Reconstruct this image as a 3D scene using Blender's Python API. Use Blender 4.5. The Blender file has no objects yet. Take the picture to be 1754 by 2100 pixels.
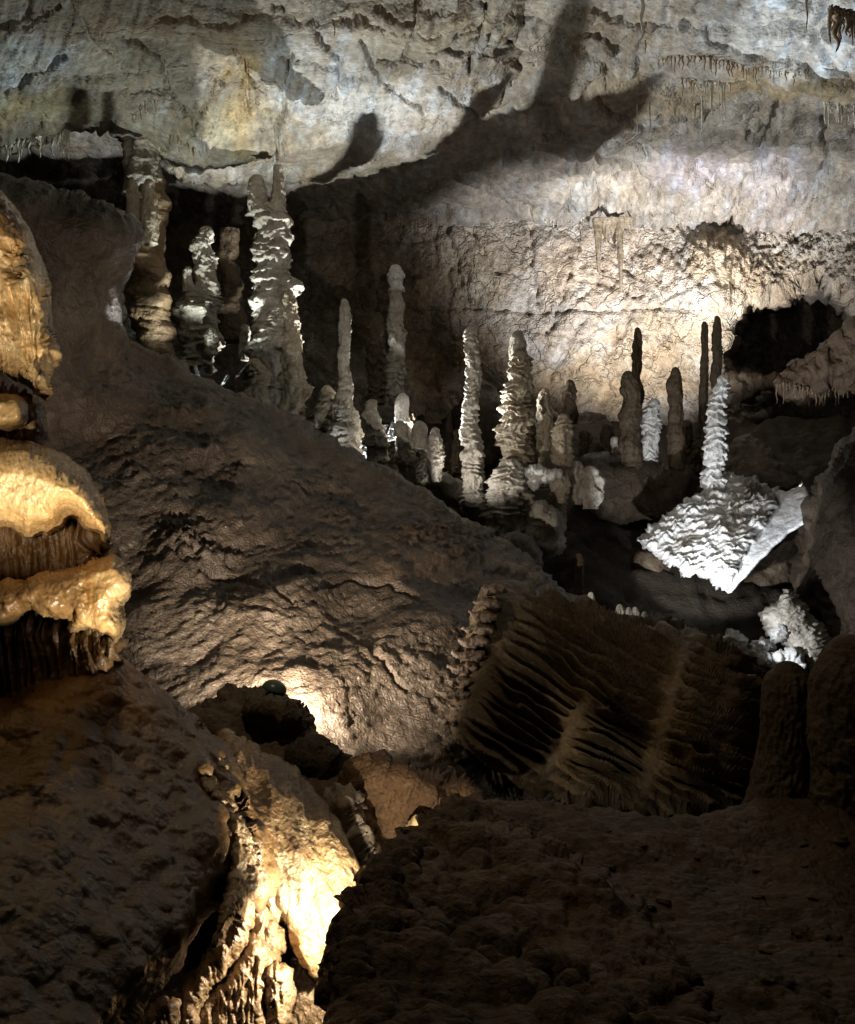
import bpy, math, random
import numpy as np
from mathutils import Vector
# ------------------------------------------------------------------ camera, world, exposure
C = bpy.context.scene.collection
SC = bpy.context.scene
F = 2060.0                         # focal length in view pixels (1754 x 2100 frame)
def P(u, v, Y):
    return np.array([(u-877.0)/F*Y, Y, (1050.0-v)/F*Y])
cam = bpy.data.objects.new('camera', bpy.data.cameras.new('camera'))
C.objects.link(cam); cam.location = (0,0,0); cam.rotation_euler = (math.pi/2,0,0)
cam.data.sensor_fit = 'VERTICAL'; cam.data.sensor_height = 24; cam.data.lens = 24*F/2100
cam.data.clip_start = 0.05; cam.data.clip_end = 200
SC.camera = cam
w = bpy.data.worlds.new('World'); SC.world = w; w.use_nodes = True
w.node_tree.nodes['Background'].inputs[0].default_value = (1.0,0.72,0.42,1)
w.node_tree.nodes['Background'].inputs[1].default_value = 0.010
SC.view_settings.view_transform = 'Standard'; SC.view_settings.look = 'None'
SC.view_settings.exposure = 0; SC.view_settings.gamma = 1
SC.cycles.max_bounces = 5; SC.cycles.diffuse_bounces = 3
try: SC.cycles.use_denoising = True
except Exception: pass

WARM = (1.0,0.70,0.38); NEUT = (1.0,0.86,0.70); COOL = (0.86,0.95,1.0); PINK=(1.0,0.80,0.66)
def spot(name, pos, target, power, angle, blend=0.3, color=NEUT, radius=0.02):
    l = bpy.data.lights.new(name, 'SPOT'); l.energy = power; l.color = color
    l.spot_size = math.radians(angle); l.spot_blend = blend; l.shadow_soft_size = radius
    o = bpy.data.objects.new(name, l); C.objects.link(o)
    o.location = pos; d = Vector(target)-Vector(pos)
    o.rotation_euler = d.to_track_quat('-Z','Y').to_euler()
    return o
L1 = P(760,972,13.0)               # floor lamp behind the slope, washing the ceiling
L2 = P(430,835,12.3)  # second lamp, unseen, added to brighten the left of the ceiling
spot('ceiling_wash_light', L1, (L1[0]+.35,L1[1]-1.2,4.6), 1500, 136, 0.3, (.98,.98,.93), 0.008)
spot('ceiling_corner_light', L2, (L2[0]-.4,L2[1]-1.3,4.6), 470, 116, 0.4, (.92,.98,.90), 0.008)
spot('ceiling_patch_light', P(1700,1130,12.6), P(1680,60,10.2), 1300, 56, 0.8, (.86,.93,1.0), 0.03)  # unseen lamp added to brighten the pale patch on the ceiling
spot('wall_light', P(1330,962,15.2), P(1310,430,18.6), 3300, 84, 1.0, (.99,.98,1.0), 0.03)
spot('arch_light', P(1590,945,14.8), P(1570,330,17.0), 1000, 84, 1.0, (1.0,.98,.96), 0.03)
spot('slope_light', P(590,1446,5.62), P(670,1185,8.0), 440, 126, 1.0, (1.0,.88,.74), 0.03)
spot('flowstone_light', P(330,1650,2.2), P(40,770,2.9), 60, 56, 0.35, (1.0,0.84,0.62), 0.01)
spot('pillar_light', (-1.15,1.55,-.12), P(70,640,2.9), 60, 62, 0.4, (1.0,0.86,0.64), 0.01)
spot('curtain_light', P(742,1928,2.74), P(560,1780,3.2), 62, 155, 0.6, (1.0,0.90,0.74), 0.01)
spot('block_light', P(1330,1312,9.65), P(1475,1030,11.4), 430, 66, 0.25, (0.93,0.96,1.0), 0.02)
spot('boulder_light', P(1440,1335,8.7), P(1610,1290,10.2), 170, 80, 0.4, (0.93,0.96,1.0), 0.02)
spot('stalagmite_light', P(885,1042,10.95), P(1075,835,11.9), 75, 78, 0.7, (1,0.95,0.86), 0.03)
spot('giant_stalagmite_light', P(690,965,11.3), P(470,560,13), 18, 90, 0.6, (0.95,0.97,0.92), 0.03)
spot('overhead_fill_light', (-0.8,3.7,3.0), (1.3,5.0,-1.0), 95, 120, 0.9, (1.0,.80,.55), 0.04)  # unseen lamp added overhead, stands in for light bounced off the ceiling

# ------------------------------------------------------------------ noise helpers
_rs = np.random.RandomState(7)
_perm = _rs.permutation(256).astype(np.int64); _perm = np.concatenate([_perm,_perm,_perm])
_g = _rs.normal(size=(256,3)); _g /= np.linalg.norm(_g,axis=1)[:,None]
def perlin(p):
    p = np.asarray(p,float); pi = np.floor(p).astype(np.int64); f = p-pi
    w_ = f*f*f*(f*(f*6-15)+10); r = 0
    for dx in (0,1):
        wx = w_[...,0] if dx else 1-w_[...,0]; hx = _perm[(pi[...,0]+dx)&255]
        for dy in (0,1):
            wy = w_[...,1] if dy else 1-w_[...,1]; hy = _perm[hx+((pi[...,1]+dy)&255)]
            for dz in (0,1):
                wz = w_[...,2] if dz else 1-w_[...,2]
                g = _g[_perm[hy+((pi[...,2]+dz)&255)]]
                r = r+wx*wy*wz*((f[...,0]-dx)*g[...,0]+(f[...,1]-dy)*g[...,1]+(f[...,2]-dz)*g[...,2])
    return r*1.6
def fbm(p, octv=5, gain=0.5, lac=2.03, ridged=False):
    r = 0; a = 1.0; p = np.asarray(p,float).copy()
    for i in range(octv):
        n = perlin(p+i*17.3)
        r = r+a*((1-2*np.abs(n)) if ridged else n); a *= gain; p = p*lac
    return r
def worley(p, seed=0):
    p = np.asarray(p,float); pi = np.floor(p).astype(np.int64)
    f1 = np.full(p.shape[:-1],9.0); f2 = f1.copy(); idx = np.zeros(p.shape[:-1],np.int64)
    for dx in (-1,0,1):
        for dy in (-1,0,1):
            for dz in (-1,0,1):
                c = pi+np.array([dx,dy,dz])
                h = _perm[_perm[_perm[(c[...,0]+seed)&255]+(c[...,1]&255)]+(c[...,2]&255)]
                off = np.stack([_perm[h+1],_perm[h+57],_perm[h+101]],-1)/255.0
                d = np.linalg.norm(c+off-p,axis=-1)
                m = d<f1; f2 = np.where(m,f1,np.minimum(f2,d)); idx = np.where(m,h,idx); f1 = np.where(m,d,f1)
    return f1,f2,idx
def sstep(a,b,x):
    t = np.clip((x-a)/(b-a),0,1); return t*t*(3-2*t)
def tps(ctrl):
    ctrl = np.array(ctrl,float); X = ctrl[:,:2]/1000.; y = ctrl[:,2]; n = len(X)
    if n<3:
        return lambda u,v: np.full(np.shape(u), y.mean())
    K = np.linalg.norm(X[:,None]-X[None],axis=-1)
    A = np.zeros((n+3,n+3)); A[:n,:n] = K+1e-6*np.eye(n)
    A[:n,n] = 1; A[:n,n+1:] = X; A[n,:n] = 1; A[n+1:,:n] = X.T
    s = np.linalg.lstsq(A, np.concatenate([y,[0,0,0]]), rcond=None)[0]
    def f(u,v):
        u = np.asarray(u,float)/1000.; v = np.asarray(v,float)/1000.
        r = s[n]+s[n+1]*u+s[n+2]*v
        for i in range(n): r = r+s[i]*np.hypot(u-X[i,0],v-X[i,1])
        return r
    return f
def sdist(poly, u, v):
    """signed distance (inside positive) and nearest point, pixels"""
    poly = np.array(poly,float); u = u.ravel(); v = v.ravel()
    best = np.full(u.shape,1e9); bx = u.copy(); by = v.copy(); inside = np.zeros(u.shape,bool)
    for i in range(len(poly)):
        a = poly[i]; b = poly[(i+1)%len(poly)]; ab = b-a; L = ab@ab
        if L<1e-9: continue
        t = np.clip(((u-a[0])*ab[0]+(v-a[1])*ab[1])/L,0,1)
        px = a[0]+t*ab[0]; py = a[1]+t*ab[1]; d = np.hypot(u-px,v-py); m = d<best
        best = np.where(m,d,best); bx = np.where(m,px,bx); by = np.where(m,py,by)
        c = (a[1]>v)!=(b[1]>v)
        if abs(b[1]-a[1])>1e-9:
            inside ^= c & (u < (b[0]-a[0])*(v-a[1])/(b[1]-a[1])+a[0])
    return np.where(inside,best,-best), bx, by
def pdist(line, u, v):
    """distance to an open polyline, and t along it"""
    best = np.full(np.shape(u),1e9)
    for (a,b) in zip(line[:-1],line[1:]):
        a = np.array(a,float); b = np.array(b,float); ab = b-a; L = ab@ab+1e-9
        t = np.clip(((u-a[0])*ab[0]+(v-a[1])*ab[1])/L,0,1)
        best = np.minimum(best, np.hypot(u-a[0]-t*ab[0], v-a[1]-t*ab[1]))
    return best
def chaikin(pts, n=2):
    pts = np.array(pts,float)
    for _ in range(n):
        nx = np.roll(pts,-1,axis=0); pts = np.stack([pts*.75+nx*.25, pts*.25+nx*.75],1).reshape(-1,2)
    return pts
def roughen(pts, amp, seed=0, step=6):
    out = []
    for i in range(len(pts)):
        a = pts[i]; b = pts[(i+1)%len(pts)]; n = max(1,int(np.hypot(*(b-a))/step))
        for k in range(n): out.append(a+(b-a)*k/n)
    out = np.array(out)
    n1 = fbm(np.stack([out[:,0]/28.,out[:,1]/28.,np.full(len(out),seed*3.7+.5)],-1),4)
    n2 = fbm(np.stack([out[:,0]/28.,out[:,1]/28.,np.full(len(out),seed*3.7+9.5)],-1),4)
    return out+amp*np.stack([n1,n2],-1)

# ------------------------------------------------------------------ materials
def stone(name, cols, tex=3.0, bump=0.6, bscale=12.0, rough=0.75, spec=0.4, streak=False, fine=60., crack=0.0, bdist=0.03, wet=0.0, rmin=None):
    m = bpy.data.materials.new(name); m.use_nodes = True; nt = m.node_tree; N = nt.nodes; L = nt.links
    b = N['Principled BSDF']; b.inputs['Specular IOR Level'].default_value = spec
    tc = N.new('ShaderNodeNewGeometry'); mp = N.new('ShaderNodeMapping'); L.new(tc.outputs['Position'], mp.inputs[0])
    mp.inputs['Scale'].default_value = (1,1,0.35) if streak else (1,1,1)
    n1 = N.new('ShaderNodeTexNoise'); n1.inputs['Scale'].default_value = tex; n1.inputs['Detail'].default_value = 9; n1.inputs['Roughness'].default_value = 0.62; n1.inputs['Distortion'].default_value = 0.6
    L.new(mp.outputs[0], n1.inputs[0])
    r = N.new('ShaderNodeValToRGB'); cr = r.color_ramp
    cr.elements[0].position = 0.3; cr.elements[0].color = (*cols[0],1); cr.elements[1].position = 0.7; cr.elements[1].color = (*cols[-1],1)
    for i,c in enumerate(cols[1:-1]):
        e = cr.elements.new(0.3+0.4*(i+1)/(len(cols)-1)); e.color = (*c,1)
    L.new(n1.outputs[0], r.inputs[0])
    at = N.new('ShaderNodeAttribute'); at.attribute_name = 'tint'
    mx = N.new('ShaderNodeMix'); mx.data_type = 'RGBA'; mx.blend_type = 'MULTIPLY'; mx.inputs[0].default_value = 1
    L.new(r.outputs[0], mx.inputs[6]); L.new(at.outputs['Color'], mx.inputs[7])
    # fine grain in the colour
    n4 = N.new('ShaderNodeTexNoise'); n4.inputs['Scale'].default_value = tex*9; n4.inputs['Detail'].default_value = 6; n4.inputs['Roughness'].default_value = .7
    L.new(mp.outputs[0], n4.inputs[0])
    mr = N.new('ShaderNodeMapRange'); mr.inputs[1].default_value = .3; mr.inputs[2].default_value = .7; mr.inputs[3].default_value = .62; mr.inputs[4].default_value = 1.25
    L.new(n4.outputs[0], mr.inputs[0])
    m2 = N.new('ShaderNodeMix'); m2.data_type = 'RGBA'; m2.blend_type = 'MULTIPLY'; m2.inputs[0].default_value = 1
    L.new(mx.outputs[2], m2.inputs[6]); L.new(mr.outputs[0], m2.inputs[7]); L.new(m2.outputs[2], b.inputs['Base Color'])
    # bump
    n2 = N.new('ShaderNodeTexNoise'); n2.inputs['Scale'].default_value = bscale; n2.inputs['Detail'].default_value = 8; n2.inputs['Roughness'].default_value = .62
    n3 = N.new('ShaderNodeTexVoronoi'); n3.inputs['Scale'].default_value = fine; n3.feature = 'SMOOTH_F1'
    L.new(mp.outputs[0], n2.inputs[0]); L.new(mp.outputs[0], n3.inputs[0])
    a = N.new('ShaderNodeMath'); a.operation = 'MULTIPLY_ADD'; a.inputs[1].default_value = -0.25
    L.new(n3.outputs[0], a.inputs[0]); L.new(n2.outputs[0], a.inputs[2]); h = a.outputs[0]
    if crack>0:
        dn = N.new('ShaderNodeTexNoise'); dn.inputs['Scale'].default_value = tex*1.5; dn.inputs['Detail'].default_value = 4; L.new(tc.outputs['Position'], dn.inputs[0])
        ad = N.new('ShaderNodeMix'); ad.data_type = 'RGBA'; ad.blend_type = 'LINEAR_LIGHT'; ad.inputs[0].default_value = .5
        L.new(tc.outputs['Position'], ad.inputs[6]); L.new(dn.outputs['Color'], ad.inputs[7])
        vc = N.new('ShaderNodeTexVoronoi'); vc.feature = 'DISTANCE_TO_EDGE'; vc.inputs['Scale'].default_value = tex*.9; L.new(ad.outputs[2], vc.inputs[0])
        m3 = N.new('ShaderNodeMapRange'); m3.inputs[1].default_value = 0; m3.inputs[2].default_value = .04; m3.inputs[3].default_value = -crack; m3.inputs[4].default_value = 0
        L.new(vc.outputs['Distance'], m3.inputs[0])
        s = N.new('ShaderNodeMath'); L.new(h, s.inputs[0]); L.new(m3.outputs[0], s.inputs[1]); h = s.outputs[0]
    bp = N.new('ShaderNodeBump'); bp.inputs['Strength'].default_value = bump; bp.inputs['Distance'].default_value = bdist
    L.new(h, bp.inputs['Height']); L.new(bp.outputs[0], b.inputs['Normal'])
    rr = N.new('ShaderNodeMapRange'); rr.inputs[1].default_value = .35; rr.inputs[2].default_value = .65
    rr.inputs[3].default_value = rmin if rmin is not None else max(.1,rough-.2); rr.inputs[4].default_value = min(1,rough+.15)
    L.new(n2.outputs[0], rr.inputs[0]); L.new(rr.outputs[0], b.inputs['Roughness'])
    if wet>0:
        b.inputs['Coat Weight'].default_value = wet; b.inputs['Coat Roughness'].default_value = .12; L.new(bp.outputs[0], b.inputs['Coat Normal'])
    return m
M = {}
M['ceiling'] = stone('ceiling_stone', [(.165,.16,.148),(.245,.242,.232),(.33,.335,.332)], 1.1, .8, 5, .8, .3, fine=30, crack=.25, bdist=.08)
M['wall'] = stone('wall_stone', [(.24,.21,.175),(.37,.34,.30),(.50,.48,.44)], 1.4, 1.0, 6, .7, .4, fine=34, crack=.3, bdist=.10)
M['slope'] = stone('slope_clay', [(.055,.039,.025),(.10,.073,.050),(.185,.142,.102)], 1.9, 1.0, 15, .48, .5, fine=60, crack=.0, bdist=.035, wet=.15)
M['ground'] = stone('ground_clay', [(.02,.015,.010),(.036,.027,.018)], 1.5, .8, 7, .8, .2, bdist=.06)
M['grey'] = stone('grey_calcite', [(.20,.175,.14),(.34,.31,.265),(.46,.44,.40)], 4, .8, 12, .6, .4, fine=45, bdist=.035)
M['tan'] = stone('tan_calcite', [(.20,.16,.11),(.32,.27,.20),(.42,.38,.31)], 4, .8, 12, .6, .4, fine=45, bdist=.035)
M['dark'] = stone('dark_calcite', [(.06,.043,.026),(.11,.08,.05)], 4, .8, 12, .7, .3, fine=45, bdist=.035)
M['white'] = stone('white_calcite', [(.42,.40,.37),(.62,.62,.60),(.75,.77,.78)], 4, .9, 12, .5, .5, fine=45, bdist=.03)
M['smoothwhite'] = stone('smooth_white_calcite', [(.62,.62,.61),(.74,.75,.76),(.80,.82,.84)], 8, .6, 22, .55, .4, fine=60, bdist=.02)
M['cream'] = stone('cream_flowstone', [(.42,.25,.09),(.61,.41,.19),(.75,.58,.33)], 6, .5, 22, .36, .5, fine=90, bdist=.012, wet=.45)
M['amber'] = stone('amber_flowstone', [(.16,.095,.035),(.27,.165,.065),(.36,.24,.11)], 5, .8, 22, .42, .5, fine=70, bdist=.014, wet=.35)
M['brown'] = stone('brown_rock', [(.045,.031,.018),(.085,.06,.036),(.13,.095,.06)], 4, 1.0, 22, .6, .35, fine=60, bdist=.035)
M['curtain'] = stone('curtain_calcite', [(.22,.13,.055),(.36,.24,.12),(.52,.40,.24)], 6, 1.0, 30, .35, .5, fine=80, bdist=.02, wet=.6)
M['straw'] = stone('straw_calcite', [(.45,.42,.34),(.62,.60,.52)], 6, .3, 30, .5, .5, bdist=.004)
M['ochrestraw'] = stone('ochre_straw_calcite', [(.22,.15,.09),(.34,.25,.16)], 6, .3, 30, .5, .5, bdist=.004)
def plain(name, col, rough=.4, metal=0, emit=None):
    m = bpy.data.materials.new(name); m.use_nodes = True; b = m.node_tree.nodes['Principled BSDF']
    n = m.node_tree.nodes.new('ShaderNodeTexNoise'); n.inputs['Scale'].default_value = 40
    r = m.node_tree.nodes.new('ShaderNodeMapRange'); r.inputs[3].default_value = rough-.1; r.inputs[4].default_value = rough+.1
    m.node_tree.links.new(n.outputs[0], r.inputs[0]); m.node_tree.links.new(r.outputs[0], b.inputs['Roughness'])
    b.inputs['Base Color'].default_value = (*col,1); b.inputs['Metallic'].default_value = metal
    return m
M['lampgreen'] = plain('green_lamp_enamel', (.10,.15,.12), .3)
M['lampblack'] = plain('black_rubber', (.02,.02,.02), .5)

# ------------------------------------------------------------------ mesh helpers
def tag(o, label=None, cat=None, group=None, kind=None):
    if label: o['label'] = label
    if cat: o['category'] = cat
    if group: o['group'] = group
    if kind: o['kind'] = kind
    return o
def mesh_obj(name, V, Fc, mat, parent=None, origin=None, tint=None, smooth=True):
    V = np.asarray(V,float)
    if origin is None:
        origin = np.array([V[:,0].mean(), V[:,1].mean(), V[:,2].min()])
    origin = np.asarray(origin,float)
    Vl = V-origin
    me = bpy.data.meshes.new(name)
    Fc = np.asarray(Fc); n = len(Fc); k = Fc.shape[1]
    me.vertices.add(len(Vl)); me.vertices.foreach_set('co', Vl.ravel())
    if k==4:
        tri = Fc[:,2]==Fc[:,3]
    me.loops.add(n*k); me.loops.foreach_set('vertex_index', Fc.ravel().astype(np.int32))
    me.polygons.add(n); me.polygons.foreach_set('loop_start', (np.arange(n)*k).astype(np.int32))
    me.polygons.foreach_set('loop_total', np.full(n,k,np.int32))
    me.update(calc_edges=True)
    if smooth: me.polygons.foreach_set('use_smooth', np.ones(n,bool))
    a = me.attributes.new('tint','FLOAT_COLOR','POINT')
    t = np.ones((len(Vl),4)); 
    if tint is not None: t[:,:3] = tint
    a.data.foreach_set('color', t.ravel())
    me.materials.append(mat)
    o = bpy.data.objects.new(name, me); C.objects.link(o)
    if parent is not None:
        o.parent = parent; o.location = Vector(origin)-parent.location
    else: o.location = origin
    return o
def empty(name, pos, label, cat, group=None):
    o = bpy.data.objects.new(name, None); C.objects.link(o); o.location = Vector(pos); o.empty_display_size = .1
    return tag(o, label, cat, group)
def grid_normals(Pg):
    du = np.gradient(Pg,axis=1); dv = np.gradient(Pg,axis=0)
    n = np.cross(du,dv); n /= np.linalg.norm(n,axis=-1)[...,None]+1e-12
    s = np.sign((n*Pg).sum(-1)); s[s==0] = 1
    return n*(-s)[...,None]          # towards the viewer side
def bake(U,V_,Y):
    return np.stack([(U-877)/F*Y, Y, (1050-V_)/F*Y],-1)
def sheet(name, ctrl, reg, step, mat, detail=None, tint=None, depth=None, **kw):
    u0,v0,u1,v1 = reg
    us = np.arange(u0,u1+step,step); vs = np.arange(v0,v1+step,step); U,V_ = np.meshgrid(us,vs)
    Yf = tps(ctrl); Y = Yf(U,V_)
    if depth is not None: Y = Y+depth(U,V_)
    Pg = bake(U,V_,Y)
    if detail is not None:
        n = grid_normals(Pg); Pg = Pg+n*detail(Pg,U,V_)[...,None]
    H,W = U.shape; idx = np.arange(H*W).reshape(H,W)
    Fc = np.stack([idx[:-1,:-1],idx[1:,:-1],idx[1:,1:],idx[:-1,1:]],-1).reshape(-1,4)
    t = tint(Pg,U,V_).reshape(-1,3) if tint is not None else None
    return mesh_obj(name, Pg.reshape(-1,3), Fc, mat, tint=t, **kw)
def pillow(name, outline, ctrl, T, R, step, mat, detail=None, tint=None, Tb=None, smooth_n=2, rough=0, seed=0, parent=None, depth=None, prof_pow=2.0, **kw):
    poly = chaikin(outline, smooth_n)
    if rough: poly = roughen(poly, rough, seed)
    u0,v0 = poly.min(0)-step*2; u1,v1 = poly.max(0)+step*2
    us = np.arange(u0,u1+step,step); vs = np.arange(v0,v1+step,step); U,V_ = np.meshgrid(us,vs); H,W = U.shape
    sd,bx,by = sdist(poly,U,V_); sd = sd.reshape(H,W); bx = bx.reshape(H,W); by = by.reshape(H,W)
    if not callable(ctrl):
        Yf = (lambda a: (lambda u,v: np.full(np.shape(u),float(a))))(ctrl) if np.isscalar(ctrl) else tps(ctrl)
    else: Yf = ctrl
    t = np.clip(sd/R,0,1); pr = (1-(1-t)**prof_pow)**(1/prof_pow)
    keep = sd>-.35*step
    idxq = keep[:-1,:-1]&keep[1:,:-1]&keep[1:,1:]&keep[:-1,1:]
    cnt = np.zeros((H,W),int)
    cnt[:-1,:-1]+=idxq; cnt[1:,:-1]+=idxq; cnt[1:,1:]+=idxq; cnt[:-1,1:]+=idxq
    used = cnt>0; border = used&(cnt<4)
    Ub = np.where(border,bx,U); Vb = np.where(border,by,V_); pr = np.where(border,0,pr)
    base = Yf(Ub,Vb); Tb = T if Tb is None else Tb
    Yfr = base-T*pr
    if depth is not None: Yfr = Yfr+depth(Ub,Vb)*np.where(border,0,np.clip(sd/(3*step),0,1))
    Pf = bake(Ub,Vb,Yfr); n = grid_normals(Pf)
    if detail is not None:
        Pf = Pf+n*detail(Pf,Ub,Vb)[...,None]
    Pb = bake(Ub,Vb,base+Tb*pr)
    fi = np.full((H,W),-1); fi[used] = np.arange(used.sum())
    bi = fi.copy(); inter = used&~border; bi[inter] = used.sum()+np.arange(inter.sum())
    q = np.argwhere(idxq); a,b = q[:,0],q[:,1]
    F1 = np.stack([fi[a,b],fi[a+1,b],fi[a+1,b+1],fi[a,b+1]],-1)
    F2 = np.stack([bi[a,b],bi[a,b+1],bi[a+1,b+1],bi[a+1,b]],-1)
    V = np.concatenate([Pf[used],Pb[inter]])
    tt = None
    if tint is not None:
        T3 = tint(Pf,Ub,Vb); tt = np.concatenate([T3[used],T3[inter]])
    return mesh_obj(name, V, np.concatenate([F1,F2]), mat, parent=parent, tint=tt, **kw)
def rocky(amp, sc, oct_=6, ridge=.3, cell=0.0, cs=1.0):
    def d(p,u,v):
        r = amp*fbm(p*sc,oct_,.52)
        if ridge: r = r+ridge*amp*fbm(p*sc*1.7+5,4,.5,ridged=True)
        if cell:
            f1,f2,_ = worley(p*cs+.15*fbm(p*cs*2,3)[...,None]); r = r+cell*(np.clip(.75-f1,0,1))
        return r
    return d
def stal(name, pts, Y, mat, label, cat='stalagmite', group=None, tier=17, amp=.16, nz=.12, segs=56, seed=None, parent=None, cap=True, drip=.5, lean=None, ogive=True, tint=None, vs=34.):
    """rings along the pixel spine pts=[(u,v,halfwidth)], top first; tiers of overhanging scalloped ledges"""
    global _sc
    try: _sc += 1
    except NameError: _sc = 1
    seed = _sc if seed is None else seed
    pts = np.array(pts,float); v0,v1 = pts[0,1],pts[-1,1]
    n = int(max(40,(v1-v0)/1.4)); vv = np.linspace(v0,v1,n)
    uu = np.interp(vv,pts[:,1],pts[:,0]); hh = np.interp(vv,pts[:,1],pts[:,2])
    wn = fbm(np.stack([vv/(55.*vs/34),0*vv+seed*3.1,0*vv],-1),3); uu = uu+hh.mean()*.35*wn; hh = hh*(1+.16*(34/vs)**.5*fbm(np.stack([vv/(30.*vs/34),0*vv+seed*1.7,0*vv+5],-1),3))

    if cap:                          # blunt rounded tip
        hh = np.maximum(hh, np.interp(v0+hh.max()*1.2,pts[:,1],pts[:,2])*.8*(vv<v0+hh.max()*1.2))
        c = hh[min(n-1,int(n*.12))]*1.1; t = np.clip((vv-v0)/max(c*1.15,1),0,1); hh = hh*np.sqrt(1-(1-t)**2)+.4
    th = np.linspace(0,2*np.pi,segs,endpoint=False)
    TH,VV = np.meshgrid(th,vv); HH = hh[:,None]*np.ones_like(TH); UU = uu[:,None]*np.ones_like(TH)
    q = np.stack([np.cos(TH)*1.3,np.sin(TH)*1.3,VV/vs],-1)+seed*11.1
    # irregular tiers: warped height, then a sawtooth that swells downwards and ends in a ragged drip edge
    warp = .55*fbm(np.stack([np.cos(TH)*.8,np.sin(TH)*.8,VV/60.],-1)+seed*5.3,3)+drip*.16*perlin(np.stack([np.cos(TH)*5,np.sin(TH)*5,VV/40.],-1)+seed*2.1)
    ph = VV/tier+warp*1.3+1.5*perlin(np.stack([VV/(tier*3.2),0*VV+seed,0*VV],-1))+.5*perlin(np.stack([np.cos(TH)*1.6,np.sin(TH)*1.6,VV/(tier*1.5)],-1)+seed*3); fr = ph-np.floor(ph)
    k = np.floor(ph).astype(int); jit = .45+.9*((_perm[(k*7+seed*13)%256])/255.)
    saw = np.where(fr<.86, (fr/.86)**1.5, (1-fr)/.14)-.45
    soft = np.clip((VV-v0)/(tier*1.2),0,1)
    R = HH*(1+amp*jit*saw*soft*1.7+nz*1.9*fbm(q,5,.55)+.05*perlin(np.stack([np.cos(TH)*9,np.sin(TH)*9,VV/22.],-1)+seed))
    R = np.maximum(R,.2)/F*Y
    cen = np.stack([(UU-877)/F*Y, np.full_like(UU,Y), (1050-VV)/F*Y],-1)
    if lean is not None: cen[...,1] += lean*(VV-v1)/F*Y
    Pg = cen+np.stack([np.cos(TH)*R, np.sin(TH)*R, 0*R],-1)
    idx = np.arange(n*segs).reshape(n,segs); nx = np.roll(idx,-1,axis=1)
    Fc = np.stack([idx[:-1],idx[1:],nx[1:],nx[:-1]],-1).reshape(-1,4)
    V = Pg.reshape(-1,3); c0 = len(V); V = np.concatenate([V,[cen[0,0]],[cen[-1,0]]])
    capf = np.stack([idx[0],nx[0],np.full(segs,c0),np.full(segs,c0)],-1)
    capb = np.stack([nx[-1],idx[-1],np.full(segs,c0+1),np.full(segs,c0+1)],-1)
    o = tube_obj(name, V, Fc, np.concatenate([capf[:,:3],capb[:,:3]]), mat, parent, cen[-1,0], tint=(tint(V) if tint else None))
    if parent is None: tag(o, label, cat, group)
    return o
def tube_obj(name, V, quads, tris, mat, parent, origin, tint=None):
    me = bpy.data.meshes.new(name); Vl = V-origin
    loops = np.concatenate([quads.ravel(),tris.ravel()]).astype(np.int32)
    st = np.concatenate([np.arange(len(quads))*4, len(quads)*4+np.arange(len(tris))*3]).astype(np.int32)
    tot = np.concatenate([np.full(len(quads),4),np.full(len(tris),3)]).astype(np.int32)
    me.vertices.add(len(Vl)); me.vertices.foreach_set('co',Vl.ravel())
    me.loops.add(len(loops)); me.loops.foreach_set('vertex_index',loops)
    me.polygons.add(len(st)); me.polygons.foreach_set('loop_start',st); me.polygons.foreach_set('loop_total',tot)
    me.update(calc_edges=True); me.polygons.foreach_set('use_smooth',np.ones(len(st),bool))
    a = me.attributes.new('tint','FLOAT_COLOR','POINT'); t = np.ones((len(Vl),4))
    if tint is not None: t[:,:3] = tint
    a.data.foreach_set('color',t.ravel())
    me.materials.append(mat); o = bpy.data.objects.new(name,me); C.objects.link(o)
    if parent is not None: o.parent = parent; o.location = Vector(origin)-parent.location
    else: o.location = Vector(origin)
    return o

# ------------------------------------------------------------------ tint maps: stains, painted light and shade
def blobs(spec, base=(1,1,1), wob=30, vein=0):
    """coloured stains, painted light and shade: (u,v,ru,rv,colour,strength) with noisy rims"""
    def t(p,u,v):
        r = np.ones(u.shape+(3,))*np.array(base)
        w1 = wob*fbm(np.stack([u/90.,v/90.,0*u+3.3],-1),4); w2 = wob*fbm(np.stack([u/90.,v/90.,0*u+8.3],-1),4)
        g = fbm(np.stack([u/30.,v/30.,0*u+1.3],-1),4)
        for (a,b,ru,rv,c,s) in spec:
            d = np.hypot((u+w1-a)/ru,(v+w2-b)/rv); k = (s*sstep(1.25,.55,d+.18*g))[...,None]
            r = r*(1-k)+np.array(c)*k
        if vein:
            s1 = fbm(np.stack([(u+.45*v)/38.,(v-.3*u)/110.,0*u+2.2],-1),6,.6,ridged=True); s2 = fbm(np.stack([u/70.,v/55.,0*u+7.7],-1),6,.62)
            s3 = fbm(np.stack([u/12.,v/12.,0*u+4.1],-1),4,.6)
            k = (vein*np.clip(sstep(.45,1.25,s1)*.8+sstep(.15,.7,s2)*.6,0,1))[...,None]; r = r*(1-k)+r*np.array((.80,.68,.54))*k
            r = r*(1+.30*s3[...,None])*(1+.18*s2[...,None])
        return np.clip(r,0,4)
    return t

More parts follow.
